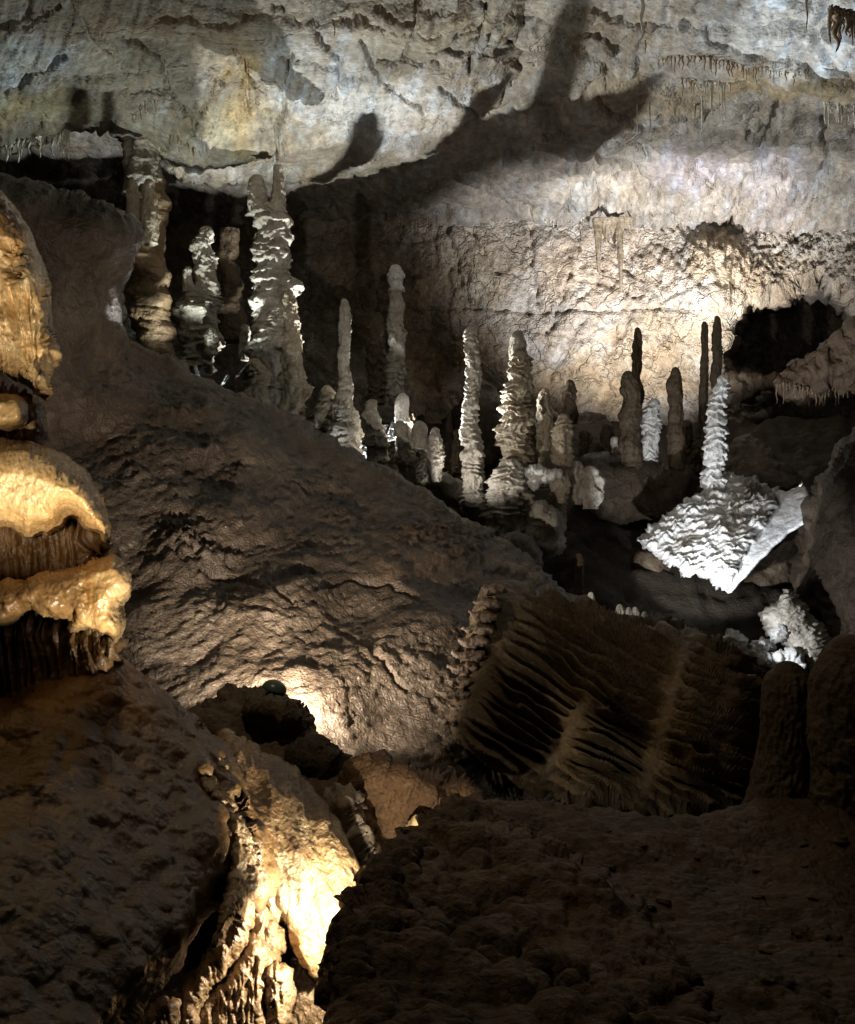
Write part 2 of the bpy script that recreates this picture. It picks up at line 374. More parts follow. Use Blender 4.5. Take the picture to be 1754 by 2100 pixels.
# ------------------------------------------------------------------ the cave shell
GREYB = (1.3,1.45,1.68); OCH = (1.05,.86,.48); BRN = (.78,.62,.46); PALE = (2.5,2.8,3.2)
cracksB = [[(860,455),(960,428),(1070,425),(1150,436),(1260,432),(1400,440),(1500,450)],[(1500,450),(1560,490),(1660,510),(1754,560)],
  [(1160,430),(1170,380),(1250,362)],[(1310,300),(1420,340),(1490,395)],[(1540,262),(1620,255)],[(1490,395),(1560,350)],
  [(1100,200),(1180,205),(1250,160)],[(1190,75),(1280,120)],[(1380,230),(1440,250),(1480,230)],[(1400,60),(1520,110),(1640,130),(1754,180)],[(1230,200),(1320,260),(1390,250)],[(1220,20),(1300,60),(1380,70)],[(1180,330),(1290,340),(1360,390)],[(1600,200),(1560,300),(1640,400)],[(1690,230),(1700,330),(1650,420)],[(1250,270),(1210,340),(1230,420)]]
def ceilB_depth(u,v):
    d = 0*u
    pat = [(1440,60),(1500,15),(1640,-60),(1900,-60),(1900,190),(1754,175),(1640,140),(1520,105)]
    sd,_,_ = sdist(chaikin(pat,2),u,v); sd = sd.reshape(u.shape)
    d = d+0*sd
    return d
def ceilB_detail(p,u,v):
    d = .12*fbm(p*np.array([.7,.45,.7]),6,.5)+.05*fbm(p*2.2,5,.55,ridged=True)
    f1,f2,_ = worley(p*.55+.25*fbm(p*.9,3)[...,None]); d = d-.10*np.exp(-((f2-f1)/.05)**2)
    for c in cracksB: d = d-.17*np.exp(-(pdist(c,u+7*fbm(np.stack([u/25.,v/25.,0*u],-1),3),v+7*fbm(np.stack([u/25.,v/25.,0*u+4],-1),3))/4.5)**2)
    k = sstep(1000,1300,u)*sstep(300,430,v); d = d+k*.09*fbm(p*np.array([6,3,3.]),4,.6,ridged=True)
    return d
ctrlB = [(-300,-300,7.4),(500,-300,7.4),(877,-300,7.6),(1754,-300,7.6),(2050,-300,7.8),(-300,200,12.6),(500,200,12.8),(877,100,11.4),(877,300,15.0),
  (1200,0,10.2),(1200,200,12.6),(1200,330,15.4),(1200,430,18.3),(1500,0,10),(1500,200,12.4),(1500,330,15.5),(1500,440,17.9),(1754,0,9.8),(1754,200,12.0),(1754,350,15.0),(1754,480,16.6),(2050,200,12),(2050,480,16),
  (-300,400,16.5),(200,400,17),(500,400,17),(877,400,17.2),(877,450,18.6),(300,450,18.6),(-300,450,18.5),(1050,435,18.7)]
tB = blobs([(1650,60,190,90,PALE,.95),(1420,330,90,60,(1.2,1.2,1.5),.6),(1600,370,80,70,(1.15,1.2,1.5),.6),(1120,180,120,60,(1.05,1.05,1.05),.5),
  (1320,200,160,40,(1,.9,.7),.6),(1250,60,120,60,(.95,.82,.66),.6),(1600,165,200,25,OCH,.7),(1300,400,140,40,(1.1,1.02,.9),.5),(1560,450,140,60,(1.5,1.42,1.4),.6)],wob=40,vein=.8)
o = sheet('cave_ceiling', ctrlB, (-300,-300,2050,452), 4.2, M['ceiling'], ceilB_detail, tB, ceilB_depth); tag(o, kind='structure')

cracksA = [[(560,0),(620,40),(700,52),(760,55)],[(700,40),(800,60),(900,65)],[(770,20),(850,35)],[(270,195),(350,190),(400,250),(420,300)],[(0,45),(60,40),(120,5)],
  [(0,240),(60,262),(110,262)],[(330,215),(380,228)],[(600,110),(560,330)],[(860,0),(850,60),(830,120)],[(1000,60),(960,150)],[(1010,0),(990,60)],[(900,180),(1000,250)],[(130,110),(60,160),(10,190)],[(560,20),(430,40),(330,30)],[(480,90),(520,180),(500,240)],[(640,60),(700,130),(690,200)],[(740,90),(800,190),(870,230)],[(250,60),(330,110),(345,190)],[(880,100),(960,110),(1060,90)],[(780,130),(900,140)]]
outA = [(-300,-320),(1080,-320),(1085,60),(1062,150),(1010,225),(950,285),(880,318),(790,352),(720,372),(640,378),(590,366),(540,364),(480,372),(400,370),(345,358),(325,330),
  (300,300),(255,290),(200,262),(140,268),(90,290),(30,300),(-60,310),(-300,320)]
ctrlA = [(-300,-320,6.8),(500,-320,6.8),(1180,-320,7.0),(-300,0,9.4),(200,0,9.3),(600,0,9.3),(900,0,9.6),(1180,0,10.6),(0,180,11.3),(500,180,11.3),(900,180,12.1),
  (1180,200,13.6),(0,310,13.4),(500,360,14.6),(900,330,15.3),(-300,310,13.3)]
def ceilA_depth(u,v):
    d = .22*perlin(np.stack([u/260.,v/200.,0*u+1.2],-1))+.10*perlin(np.stack([u/110.,v/90.,0*u+5.2],-1))
    return d
def ceilA_detail(p,u,v):
    d = .09*fbm(p*np.array([.9,.6,.9]),6,.5)
    st = fbm(np.stack([(u+.35*v)/26.,(v-.3*u)/130.,0*u+.5],-1),5,.55,ridged=True)
    d = d+.035*st*(.4+.6*sstep(-.3,.4,perlin(np.stack([u/200.,v/160.,0*u+2],-1))))
    f1,f2,_ = worley(p*.6+.3*fbm(p*.9,3)[...,None],3); d = d-.07*np.exp(-((f2-f1)/.04)**2)
    wu = u+8*fbm(np.stack([u/25.,v/25.,0*u],-1),3); wv = v+8*fbm(np.stack([u/25.,v/25.,0*u+4],-1),3)
    for c in cracksA: d = d-.15*np.exp(-(pdist(c,wu,wv)/3.4)**2)
    return d
tA = blobs([(110,110,150,90,GREYB,.95),(30,120,50,40,(1.7,2.0,2.3),.6),(60,210,120,50,(1.02,1.0,.68),.7),(500,190,50,100,OCH,.85),(500,130,40,60,(1.3,1.0,.4),.5),(640,160,130,120,GREYB,.8),(760,240,110,70,GREYB,.75),
  (860,230,90,70,(1.35,1.42,1.6),.7),(960,150,110,60,(1.15,1.15,1.25),.5),(420,60,160,60,(1.0,.92,.72),.6),(300,30,200,40,BRN,.5),(860,30,180,40,(1,.92,.78),.6),(430,270,120,50,(.95,.95,.72),.6),(460,330,120,30,(1.05,1.1,1.2),.5),(230,120,80,80,(1.0,1.03,.9),.7),(740,60,90,40,(1.05,1.0,.9),.5)],base=(.80,.79,.73),wob=45,vein=.9)
o = pillow('cave_ceiling', outA, ctrlA, .9, 90, 3.6, M['ceiling'], ceilA_detail, tA, Tb=.4, rough=9, seed=3, depth=ceilA_depth); tag(o, kind='structure')

# back wall
arch = [(1530,1000),(1548,860),(1540,800),(1500,772),(1475,725),(1488,665),(1515,615),(1560,598),(1595,600),(1630,570),(1700,575),(1750,605),(1790,660),(1900,740),(1900,1000)]
def wall_depth(u,v):
    sd,_,_ = sdist(roughen(chaikin(arch,2),11,77),u,v); sd = sd.reshape(u.shape)
    d = 4.5*sstep(-6,26,sd)
    sd2,_,_ = sdist(chaikin([(835,640),(900,610),(935,700),(930,800),(860,820),(830,760)],2),u,v)   # hollow in the wall
    d = d+.25*sstep(-10,50,sd2.reshape(u.shape))
    d = d-.28*np.exp(-((u-1450)/60.)**2-((v-560)/90.)**2)
    d = d+.5*sstep(436,428,v)
    return d
cracksW = [[(1088,470),(1095,560),(1102,620)],[(1225,455),(1235,560)],[(1100,640),(1230,638),(1380,632),(1440,640)],[(862,640),(960,632),(1090,640)],[(920,470),(935,530),(960,620)],
  [(1200,650),(1130,770)],[(1290,660),(1240,740)],[(1400,630),(1330,750)],[(1170,560),(1120,700)],[(960,470),(1020,560)],[(985,760),(1045,830)]]
def wall_detail(p,u,v):
    d = .14*fbm(p*np.array([.8,.6,.8]),6,.5)
    k = sstep(1060,1450,u); r1 = fbm(np.stack([(u+.5*v)/22.,(v-.4*u)/60.,0*u],-1),5,.6,ridged=True); r2 = fbm(np.stack([(u-.9*v)/20.,(v+.7*u)/70.,0*u+7],-1),5,.6,ridged=True)
    d = d+(.014+.03*k)*(r1+r2)
    f1,f2,_ = worley(p*.8+.3*fbm(p*1.1,3)[...,None],5); d = d-.06*np.exp(-((f2-f1)/.05)**2)
    fib = sstep(.1,.6,k)*sstep(1500,1560,u); d = d+fib*.10*fbm(np.stack([u/9.,v/14.,0*u],-1),3,.6,ridged=True)
    wu = u+7*fbm(np.stack([u/25.,v/25.,0*u],-1),3); wv = v+5*fbm(np.stack([u/25.,v/25.,0*u+4],-1),3)
    for c in cracksW: d = d-.10*np.exp(-(pdist(c,wu,wv)/3.5)**2)
    fl = np.exp(-((u-1470)/40.)**2)*sstep(470,520,v)*sstep(640,600,v); d = d+fl*.12*fbm(np.stack([u/7.,v/120.,0*u],-1),3,.6,ridged=True)
    return d
ctrlW = [(-300,400,20),(300,420,20),(700,420,19.4),(877,420,19.0),(1100,420,18.8),(1300,420,18.6),(1500,420,18.2),(1754,420,17.0),(2050,420,16),
 (-300,900,20),(300,900,20),(700,900,19.2),(877,850,19.0),(1100,850,18.9),(1300,850,18.8),(1500,850,18.4),(1754,850,17.4),(2050,850,16.5),(1200,650,18.6),(1450,600,17.9),(1100,1200,18),(1754,1200,17),(-300,1200,19)]
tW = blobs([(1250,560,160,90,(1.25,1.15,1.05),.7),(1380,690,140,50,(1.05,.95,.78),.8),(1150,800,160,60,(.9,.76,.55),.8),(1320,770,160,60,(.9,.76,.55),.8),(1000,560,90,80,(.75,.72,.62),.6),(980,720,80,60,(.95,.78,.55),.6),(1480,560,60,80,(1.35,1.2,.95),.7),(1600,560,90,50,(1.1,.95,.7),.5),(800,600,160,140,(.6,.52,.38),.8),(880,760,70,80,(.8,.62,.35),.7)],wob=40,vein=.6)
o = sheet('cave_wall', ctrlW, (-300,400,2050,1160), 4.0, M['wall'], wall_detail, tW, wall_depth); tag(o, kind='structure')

# ground far and low
ctrlG = [(-300,880,19.5),(700,880,19.2),(1300,880,19),(2050,880,18),(700,960,15),(1200,980,14.5),(1754,960,14.5),(1200,1100,12.6),(1754,1100,13),(-300,1100,13),(600,1200,12),(1200,1250,11),(1754,1300,11),(-300,1600,8.6),(600,1600,8),(1200,1600,8.6),(1754,1600,8.6),
   (-300,2500,3.9),(877,2500,3.8),(2050,2500,3.9),(877,2100,4.6),(1754,2100,4.6),(0,2100,4.6)]
o = sheet('ground', ctrlG, (-300,868,2050,2500), 7, M['ground'], rocky(.13,1.2,6,.4), None); tag(o, kind='structure')

# slope
outS = [(-300,300),(-60,338),(0,358),(60,370),(130,402),(210,432),(262,440),(292,478),(282,520),(262,560),(245,600),(240,655),(255,690),(300,715),(345,735),(420,778),(520,815),(600,852),(650,892),(740,932),(850,985),(940,1052),(1010,1098),(1075,1140),(1120,1195),(1200,1260),(1300,1400),(1300,1700),(900,1900),(300,1900),(-300,1900)]
ctrlS = [(0,380,7.6),(200,450,8.2),(280,540,8.8),(100,700,8.6),(330,740,10.2),(640,900,10.7),(940,1060,10.4),(1120,1200,9.9),(1250,1500,8.3),(500,900,9.9),(700,1100,9.2),(300,1000,8.7),(100,1000,8.2),(900,1250,8.5),(600,1300,7.6),(300,1250,7.6),
 (620,1420,6.9),(450,1420,6.8),(850,1450,7.2),(1000,1420,7.7),(0,1300,7.2),(700,1600,6.3),(300,1600,6.2),(-300,1900,5.4),(1200,1900,6),(-300,300,7)]
def slope_depth(u,v):
    d = .25*perlin(np.stack([u/190.,v/120.,0*u+4.2],-1))
    d = d+.5*sstep(40,-10,pdist([(120,560),(190,590),(230,640)],u,v))*0
    return d
def slope_detail(p,u,v):
    f = sstep(700,950,v)
    d = .07*fbm(p*1.1,6,.5)
    st = fbm(np.stack([(u-.5*v)/95.,(v+.45*u)/30.,0*u+.5],-1),6,.58,ridged=True)
    d = d+(.007+.008*f)*st
    st2 = fbm(np.stack([(u-.4*v)/60.,(v+.3*u)/11.,0*u+6.5],-1),4,.6)
    d = d+.014*f*st2
    f1,f2,_ = worley(p*1.6+.3*fbm(p*2,3)[...,None],9); d = d-.012*f*np.exp(-((f2-f1)/.07)**2)
    for c,a in (([(640,1215),(720,1190),(800,1200),(860,1230)],.05),([(690,1290),(760,1340),(830,1420)],.04),([(560,1190),(640,1175)],.06),([(400,1180),(500,1195),(600,1240)],.05),([(330,1090),(420,1130)],.06)):
        d = d-a*np.exp(-(pdist(c,u+6*st2,v+5*st2)/5)**2)
    sp = 0
    for (a,b,ru,rv,am) in ((375,855,40,18,.05),(410,930,35,14,.05),(475,985,22,22,.06),(360,1125,55,38,.09),(440,1160,50,25,.06),(870,1100,70,22,.05),(940,1140,50,24,.05),(690,1060,40,15,.04)):
        sp = sp+am*np.exp(-((u-a)/ru)**2-((v-b)/rv)**2)*(1+2.2*fbm(p*7,4,.6,ridged=True))
    mk = sstep(-.35,.4,perlin(p*.9+3)+.5*perlin(p*2.3)); return d+sp*.45+.004*fbm(p*8,5,.6)+.02*mk*fbm(p*6,6,.6,ridged=True)
tS = blobs([(700,1100,300,120,(.85,.8,.75),.5),(860,1150,130,40,(1.25,1.1,.95),.6),(375,855,34,14,(2.0,1.8,1.6),.8),(620,1330,200,130,(1.35,1.3,1.2),.5),(250,800,220,150,(.75,.62,.5),.6),(860,1080,120,50,(1,.8,.5),.5),(620,1250,120,60,(1.3,1.3,1.25),.5)])  # the pale blobs round the lamp patch paint its light into the tint
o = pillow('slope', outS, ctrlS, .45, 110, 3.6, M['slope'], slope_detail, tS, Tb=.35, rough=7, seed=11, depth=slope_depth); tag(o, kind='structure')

# ------------------------------------------------------------------ unseen blockers added at the ceiling lamps, shaped for shadows and dark recess
from mathutils.bvhtree import BVHTree
def _bvh(o):
    return BVHTree.FromPolygons([o.matrix_basis @ v.co for v in o.data.vertices],[tuple(p.vertices) for p in o.data.polygons])
_trees = [_bvh(o) for o in bpy.data.objects if o.name.startswith('cave_')]
def ceil_hit(u,v,Y=None,tr=None):
    if Y: return P(u,v,Y)
    d = Vector(P(u,v,1.0)).normalized(); b = 1e9
    if tr==1: return P(u,v,float(_pA(u,v))-.85)       # the plane of the near ceiling slab, also past its rim
    for t in (_trees if tr is None else [_trees[tr]]):
        h = t.ray_cast(Vector((0,0,0)), d)
        if h[0] is not None: b = min(b,h[3])
    return np.array(d)*b if b<1e8 else P(u,v,15)
L0 = L1; _pA = tps(ctrlA)
def lamp_blocker(poly, fr, label, thick=.3, Y=None, L=None, tr=None):
    L1 = L0 if L is None else L
    poly = roughen(chaikin(poly,1),3,5,9)
    A = np.array([L1+(ceil_hit(u,v,Y,tr)-L1)*fr*(1-thick/2) for u,v in poly]); B = np.array([L1+(ceil_hit(u,v,Y,tr)-L1)*fr*(1+thick/2) for u,v in poly])
    import bmesh
    bm = bmesh.new()
    va = [bm.verts.new(a) for a in A]; vb = [bm.verts.new(b) for b in B]; n = len(va)
    for i in range(n): bm.faces.new((va[i],va[(i+1)%n],vb[(i+1)%n],vb[i]))
    bm.faces.new(va[::-1]); bm.faces.new(vb)
    bmesh.ops.triangulate(bm, faces=[f for f in bm.faces if len(f.verts)>4]); bmesh.ops.recalc_face_normals(bm, faces=bm.faces)
    me = bpy.data.meshes.new('light_blocker'); bm.to_mesh(me); bm.free(); me.materials.append(M['brown'])
    o = bpy.data.objects.new('light_blocker',me); C.objects.link(o)
    return tag(o, kind='structure')
lamp_blocker([(850,322),(930,296),(1000,268),(1060,250),(1110,232),(1170,205),(1220,198),(1290,180),(1330,152),(1362,146),(1366,160),(1344,175),(1330,215),(1290,262),(1235,300),(1180,340),(1158,372),(1150,440),(1000,448),(850,448),(600,448),(570,400),(655,372),(760,350)], .11, '', tr=0)
lamp_blocker([(1050,290),(1090,205),(1105,165),(1118,110),(1130,50),(1150,20),(1180,-60),(1226,-60),(1206,50),(1192,120),(1172,200),(1150,290)], .12, '', tr=0)
lamp_blocker([(850,345),(905,300),(930,270),(945,240),(960,210),(985,193),(1042,177),(1046,186),(1020,215),(1004,240),(985,275),(950,330)], .12, '', tr=1)
lamp_blocker([(850,345),(905,300),(930,270),(945,240),(960,210),(985,193),(1042,177),(1046,186),(1020,215),(1004,240),(985,275),(950,330)], .12, '', L=L2, tr=1)
lamp_blocker([(620,400),(690,335),(710,300),(716,262),(738,234),(765,226),(784,236),(779,262),(792,275),(786,300),(758,330),(720,360),(690,410)], .10, '', tr=1)
lamp_blocker([(620,400),(690,335),(710,300),(716,262),(738,234),(765,226),(784,236),(779,262),(792,275),(786,300),(758,330),(720,360),(690,410)], .10, '', L=L2, tr=1)
lamp_blocker([(-150,520),(-150,345),(0,340),(120,325),(240,330),(262,385),(268,372),(276,362),(284,374),(288,398),(296,372),(306,360),(318,370),(326,400),(340,400),(480,392),(500,420),(500,520)], .09, '', Y=13.0, L=L2)
lamp_blocker([(-700,235),(255,240),(330,350),(560,388),(560,450),(-700,450)], .09, '', Y=15.9)
lamp_blocker([(-1500,800),(-1500,215),(260,235),(330,345),(560,360),(900,376),(900,800)], .07, '', Y=17.0, L=L2)
lamp_blocker([(-900,800),(-900,300),(300,330),(560,385),(800,398),(1060,395),(1090,425),(1060,470),(900,480),(800,520),(760,800)], .07, '', Y=17.0)
lamp_blocker([(140,330),(138,250),(142,215),(128,195),(150,168),(172,172),(190,205),(196,262),(196,330)], .10, '', L=L2, tr=1)
lamp_blocker([(214,330),(212,255),(206,220),(204,175),(230,172),(236,215),(240,262),(242,330)], .13, '', L=L2, tr=1)
lamp_blocker([(140,330),(138,250),(142,215),(128,195),(150,168),(172,172),(190,205),(196,262),(196,330)], .10, '', tr=1)
lamp_blocker([(214,330),(212,255),(206,220),(204,175),(230,172),(236,215),(240,262),(242,330)], .13, '', tr=1)

# ------------------------------------------------------------------ stalactite fringes
random.seed(5)
def straw_mesh(name, mat, seed, r=.012):
    n,s = 14,7; V = []; rr = random.Random(seed)
    for i in range(n):
        t = i/(n-1); rad = r*(1.25-.9*t)*(1+.25*rr.uniform(-1,1)) if i<n-1 else r*.12
        bx,by = .006*math.sin(i*.9+seed),.006*math.cos(i*.7+seed)
        for k in range(s): V.append((bx+rad*math.cos(2*math.pi*k/s),by+rad*math.sin(2*math.pi*k/s),-t))
    q = [(i*s+k,(i+1)*s+k,(i+1)*s+(k+1)%s,i*s+(k+1)%s) for i in range(n-1) for k in range(s)]
    me = bpy.data.meshes.new(name); me.from_pydata(V,[],q+[tuple(range(s))[::-1],tuple(range((n-1)*s,n*s))]); me.materials.append(mat)
    a = me.attributes.new('tint','FLOAT_COLOR','POINT'); a.data.foreach_set('color',np.ones(len(V)*4))
    for p in me.polygons: p.use_smooth = True
    return me
SM = {k:[straw_mesh('stalactite',M[k],i) for i in range(4)] for k in ('straw','ochrestraw')}
_tA = tps(ctrlA); _tB = tps(ctrlB); _tW = tps(ctrlW)
def straw(u,v,Lpx,Y,kind,label,group=None,wf=1.0):
    me = random.choice(SM[kind]); o = bpy.data.objects.new('stalactite',me); C.objects.link(o)
    p = P(u,v,Y); Lm = Lpx/F*Y; o.location = p+np.array([0,0,.04]); o.scale = (wf,wf,Lm+.04); o.rotation_euler = (0,0,random.uniform(0,6))
    return tag(o,label,'stalactite',group)
def fringe(line, n, l0, l1, Yf, kind, label, group, wf=1.0, power=2.0, jit=3):
    line = np.array(line,float); seg = np.hypot(*(line[1:]-line[:-1]).T); cs = np.concatenate([[0],np.cumsum(seg)])
    ORD = 'first second third fourth fifth sixth seventh eighth ninth tenth eleventh twelfth thirteenth fourteenth fifteenth sixteenth seventeenth eighteenth nineteenth twentieth'.split()
    for i in range(n):
        if n<=20: label = ORD[i]+' from the left among the '+group.replace(',','')
        s = cs[-1]*(i+random.random())/n; u = np.interp(s,cs,line[:,0]); v = np.interp(s,cs,line[:,1])+random.uniform(-jit,jit)
        straw(u,v,l0+(l1-l0)*random.random()**power, float(Yf(u,v)) if callable(Yf) else Yf, kind,label,group,wf*random.uniform(.7,1.3))
YA = lambda u,v: _tA(u,v)-.75; YB = lambda u,v: _tB(u,v)-.12; YW = lambda u,v: _tW(u,v)-.12
fringe([(12,292),(40,290),(70,272)],16,10,50,12.5,'straw','pale thin stalactite in the drip fringe over the black gap at far left','pale drip fringe over the black gap, outer cluster',1.3,1.3)
fringe([(74,285),(84,288)],4,15,40,12.5,'straw','pale thin stalactite in the small middle drip cluster over the black gap','pale drip fringe over the black gap, middle cluster',1.2,1)
fringe([(103,262),(142,262)],11,15,68,12.4,'straw','white needle stalactite in the longest drip cluster over the black gap','white drip needles over the black gap',1.3,1.1)
fringe([(5,30),(60,28),(100,10)],20,6,40,YA,'ochrestraw','short brown straw stalactite on the ceiling crack in the top left corner','brown straws along the top left ceiling crack',.8)
fringe([(270,235),(300,205),(330,200)],16,8,34,lambda u,v:_tA(u,v)-.85,'straw','pale short stalactite fringing the ceiling above the thick column','pale drip fringe above the thick column',1.0)
fringe([(340,260),(415,300)],20,8,34,lambda u,v:_tA(u,v)-.85,'ochrestraw','brownish drip stalactite on the ceiling lobe beside the thick column','brown drip fringe on the ceiling lobe',1.0)
fringe([(560,10),(640,40),(760,55),(870,65)],26,5,30,YA,'ochrestraw','small brown straw stalactite along the ceiling crack at top centre','brown straws along the top centre crack',.7)
fringe([(1080,95),(1160,100),(1210,105)],10,4,18,YB,'ochrestraw','tiny brown straw beside the tall shadow on the ceiling','brown straws beside the tall shadow',.7)
fringe([(1350,118),(1450,122),(1540,140),(1660,150)],50,8,34,YB,'ochrestraw','short ochre stalactite in the row below the pale ceiling patch','ochre stalactite row below the pale patch',.9)
fringe([(1430,166),(1500,172)],14,8,95,YB,'straw','cream straw stalactite hanging from the ledge at upper right','cream straws under the upper right ledge',1.0,2)
fringe([(1395,160),(1430,166)],8,5,40,YB,'ochrestraw','ochre straw stalactite where the upper right ledge starts','ochre straws at the start of the ledge',.9)
fringe([(1690,205),(1754,212)],16,15,60,YB,'straw','pale stalactite in the hanging row at the right edge of the ceiling','pale stalactites at the right ceiling edge',1.2,1)
fringe([(1700,20),(1754,34)],14,20,70,lambda u,v:_tB(u,v)-.3,'ochrestraw','dark brown stalactite hanging in front of the pale top right patch','dark stalactites over the pale top right patch',1.6,1)
fringe([(1100,445),(1220,450)],22,5,26,YW,'straw','short pale drip under the wall ledge beside the long draperies','short drips under the wall ledge',1.1)
fringe([(1330,450),(1450,455)],20,5,24,YW,'straw','short bright drip under the wall ledge near the wall lamp glow','bright drips under the wall ledge',1.1)
fringe([(1480,450),(1500,258)],4,8,30,YB,'straw','thin white drip on the bright rock near the wall lamp glow','white drips on the bright rock',.8)
fringe([(780,455),(900,450)],16,10,40,lambda u,v:17.6,'ochrestraw','dim brown stalactite in the dark recess under the ceiling','dim stalactites in the dark recess',1.3,1)
fringe([(1590,790),(1660,800),(1740,790)],22,8,40,13.6,'ochrestraw','brown drip hanging from the jagged shelf at the right edge','drips under the jagged shelf',1.1,1.3)
for (u,v,l,Y,k,wf,lb) in ((1317,-8,88,9.8,'straw',1.9,'long white soda straw stalactite hanging alone at the top edge'),(1324,88,22,10.6,'ochrestraw',.8,'short brown straw just below the long white soda straw'),
  (1081,212,48,13.6,'ochrestraw',.9,'fine straw hanging in front of the big ceiling shadow'),(1008,184,30,12.4,'straw',.7,'fine straw beside the small pointed ceiling shadow'),
  (1333,205,68,12.8,'ochrestraw',.8,'thin brown straw just right of the big shadow tip'),(1307,220,60,13.0,'straw',.6,'thin pale straw just below the big shadow tip'),
  (1655,0,62,9.9,'ochrestraw',1.0,'lone dark straw crossing the pale patch at top right'),(1716,40,66,9.6,'ochrestraw',2.4,'thickest dark stalactite over the pale top right patch'),
  (1440,185,92,12.6,'straw',1.2,'long thin cream stalactite left of the ledge straw group'),(1425,220,50,12.9,'ochrestraw',.9,'mid length brown straw below the ledge at upper right')):
    straw(u,v,l,Y,k,lb,None,wf)
# long draperies on the lit wall
for (u,v0,v1,h,lb) in ((1226,448,560,5,'long narrow brown drapery stalactite, first from the dim side of the lit wall'),(1243,448,500,7,'short thick drapery between two long ones on the lit wall'),(1256,448,485,6,'shortest ragged drapery in the lit wall cluster'),
   (1272,446,598,5,'longest drapery stalactite on the lit wall reaching lowest'),(1290,447,475,6,'stubby drapery just beside the longest one')):
    stal('drapery_stalactite',[(u,v0,h*2.0),(u,v0+.3*(v1-v0),h*1.3),(u+1,v1-8,h*.6),(u+1,v1,.8)],17.7,M['tan'],lb,'stalactite',tier=30,amp=.05,nz=.2,cap=False,segs=24,tint=lambda V: np.array((.62,.58,.52)))

# ------------------------------------------------------------------ columns and stalagmites
def S(*a,**k): return stal('stalagmite',*a,**k)
col = empty('column', P(312,760,13), 'thick pale column joining ceiling and slope behind the brown bank','column')
stal('column_shaft',[(300,360,36),(300,440,38),(304,520,40),(308,620,40),(311,700,40),(312,760,44)],13.0,M['tan'],None,parent=col,tier=60,amp=.02,nz=.06,cap=False,tint=lambda V: np.array((.55,.44,.33)))
stal('column_head',[(282,215,46),(290,260,38),(292,320,35),(294,370,36),(290,400,30),(288,436,8)],12.95,M['grey'],None,parent=col,tier=55,amp=.02,nz=.10,cap=False)
stal('tip_shadow_bulge',[(272,366,8),(272,400,12),(274,440,13),(276,480,14)],12.5,M['tan'],None,parent=col,tier=40,amp=.04)  # bulges shaped as the arched shadows of two stalagmite tips
stal('tip_shadow_bulge',[(306,366,9),(304,400,14),(306,440,17),(308,500,18)],12.4,M['tan'],None,parent=col,tier=40,amp=.04)
S([(249,622,8),(250,650,9),(252,700,11)],14,M['white'],'thin white stalagmite nearest the brown bank, behind the thick column',tier=12)
S([(268,643,9),(270,680,14),(275,720,16)],13.9,M['white'],'middle of the little white stalagmites behind the thick column',tier=11)
S([(294,643,9),(296,690,11),(297,725,11)],14,M['white'],'little white stalagmite touching the thick column',tier=12)
t = empty('stalagmite_cluster', P(410,770,13.4), 'bulbous tiered stalagmite with a slender knobbed tip left of the giant forked one','stalagmite')
stal('spire',[(422,464,5),(424,484,15),(416,498,20),(418,540,20),(420,570,21),(424,610,26)],13.4,M['grey'],None,parent=t,tier=16,amp=.13,nz=.2)
stal('side_spire',[(388,546,6),(388,570,9),(388,600,13)],13.3,M['grey'],None,parent=t,tier=12)
stal('bulb',[(405,585,22),(406,605,42),(405,650,44),(407,700,38),(408,728,34),(404,745,40),(402,770,30)],13.4,M['grey'],None,parent=t,tier=19,amp=.1,nz=.14)
stal('knob',[(434,672,8),(434,700,15),(432,728,12)],13.0,M['grey'],None,parent=t,tier=14)
S([(470,470,20),(470,560,19),(472,620,26),(472,700,32)],15,M['dark'],'dim brown fluted column in the dark behind the knobbed stalagmite',cat='column',tier=50,amp=.06,cap=False)
S([(503,664,7),(503,690,10),(504,740,13)],13.4,M['grey'],'small pale stub left of the foot of the giant forked stalagmite',tier=14)
t = empty('stalagmite', P(570,880,12.9), 'giant forked stalagmite with two prongs almost touching the ceiling','stalagmite')
stal('prong',[(524,358,9),(525,375,15),(530,410,19),(538,440,26)],12.8,M['grey'],None,parent=t,tier=20,nz=.2,amp=.1)
stal('prong',[(570,340,10),(570,380,11),(570,410,14),(562,440,24)],12.9,M['grey'],None,parent=t,tier=30,nz=.14,amp=.05,cap=False)
stal('shaft',[(545,412,33),(554,460,36),(560,520,38),(563,580,42),(561,640,40),(562,700,45),(565,740,47),(560,800,46),(560,880,48)],12.9,M['grey'],None,parent=t,tier=21,amp=.085,nz=.12,segs=90)
stal('side_tier',[(588,590,13),(594,650,18),(598,740,24),(602,820,30),(602,880,36)],12.75,M['tan'],None,parent=t,tier=24,amp=.1,nz=.18)
stal('foot_tier',[(526,735,18),(528,770,24),(530,800,25),(534,830,22)],12.6,M['tan'],None,parent=t,tier=17,amp=.14,nz=.2)
t = empty('stalagmite', P(706,935,12), 'slender pale stalagmite on a wide stepped foot, just past the giant one','stalagmite')
stal('spire',[(706,612,6),(708,635,11),(708,700,12),(709,760,11),(708,800,15),(708,870,20)],12,M['grey'],None,parent=t,tier=22,amp=.07)
stal('foot',[(706,800,16),(708,850,23),(706,880,35),(704,935,38)],11.95,M['grey'],None,parent=t,tier=19,amp=.08,nz=.14,segs=80)
S([(812,542,9),(812,565,16),(811,598,15)],15.5,M['white'],'pale capped tip standing on a dark pillar in the dim recess',tier=15,nz=.2)
S([(812,596,14),(813,700,17),(814,830,19)],15.5,M['grey'],'dark layered pillar under the pale cap in the dim recess',cat='stalagmite',tier=16,cap=False)
S([(772,640,12),(772,700,17),(772,830,19)],15.8,M['dark'],'dark pillar left of the capped pillar in the dim recess',tier=17)
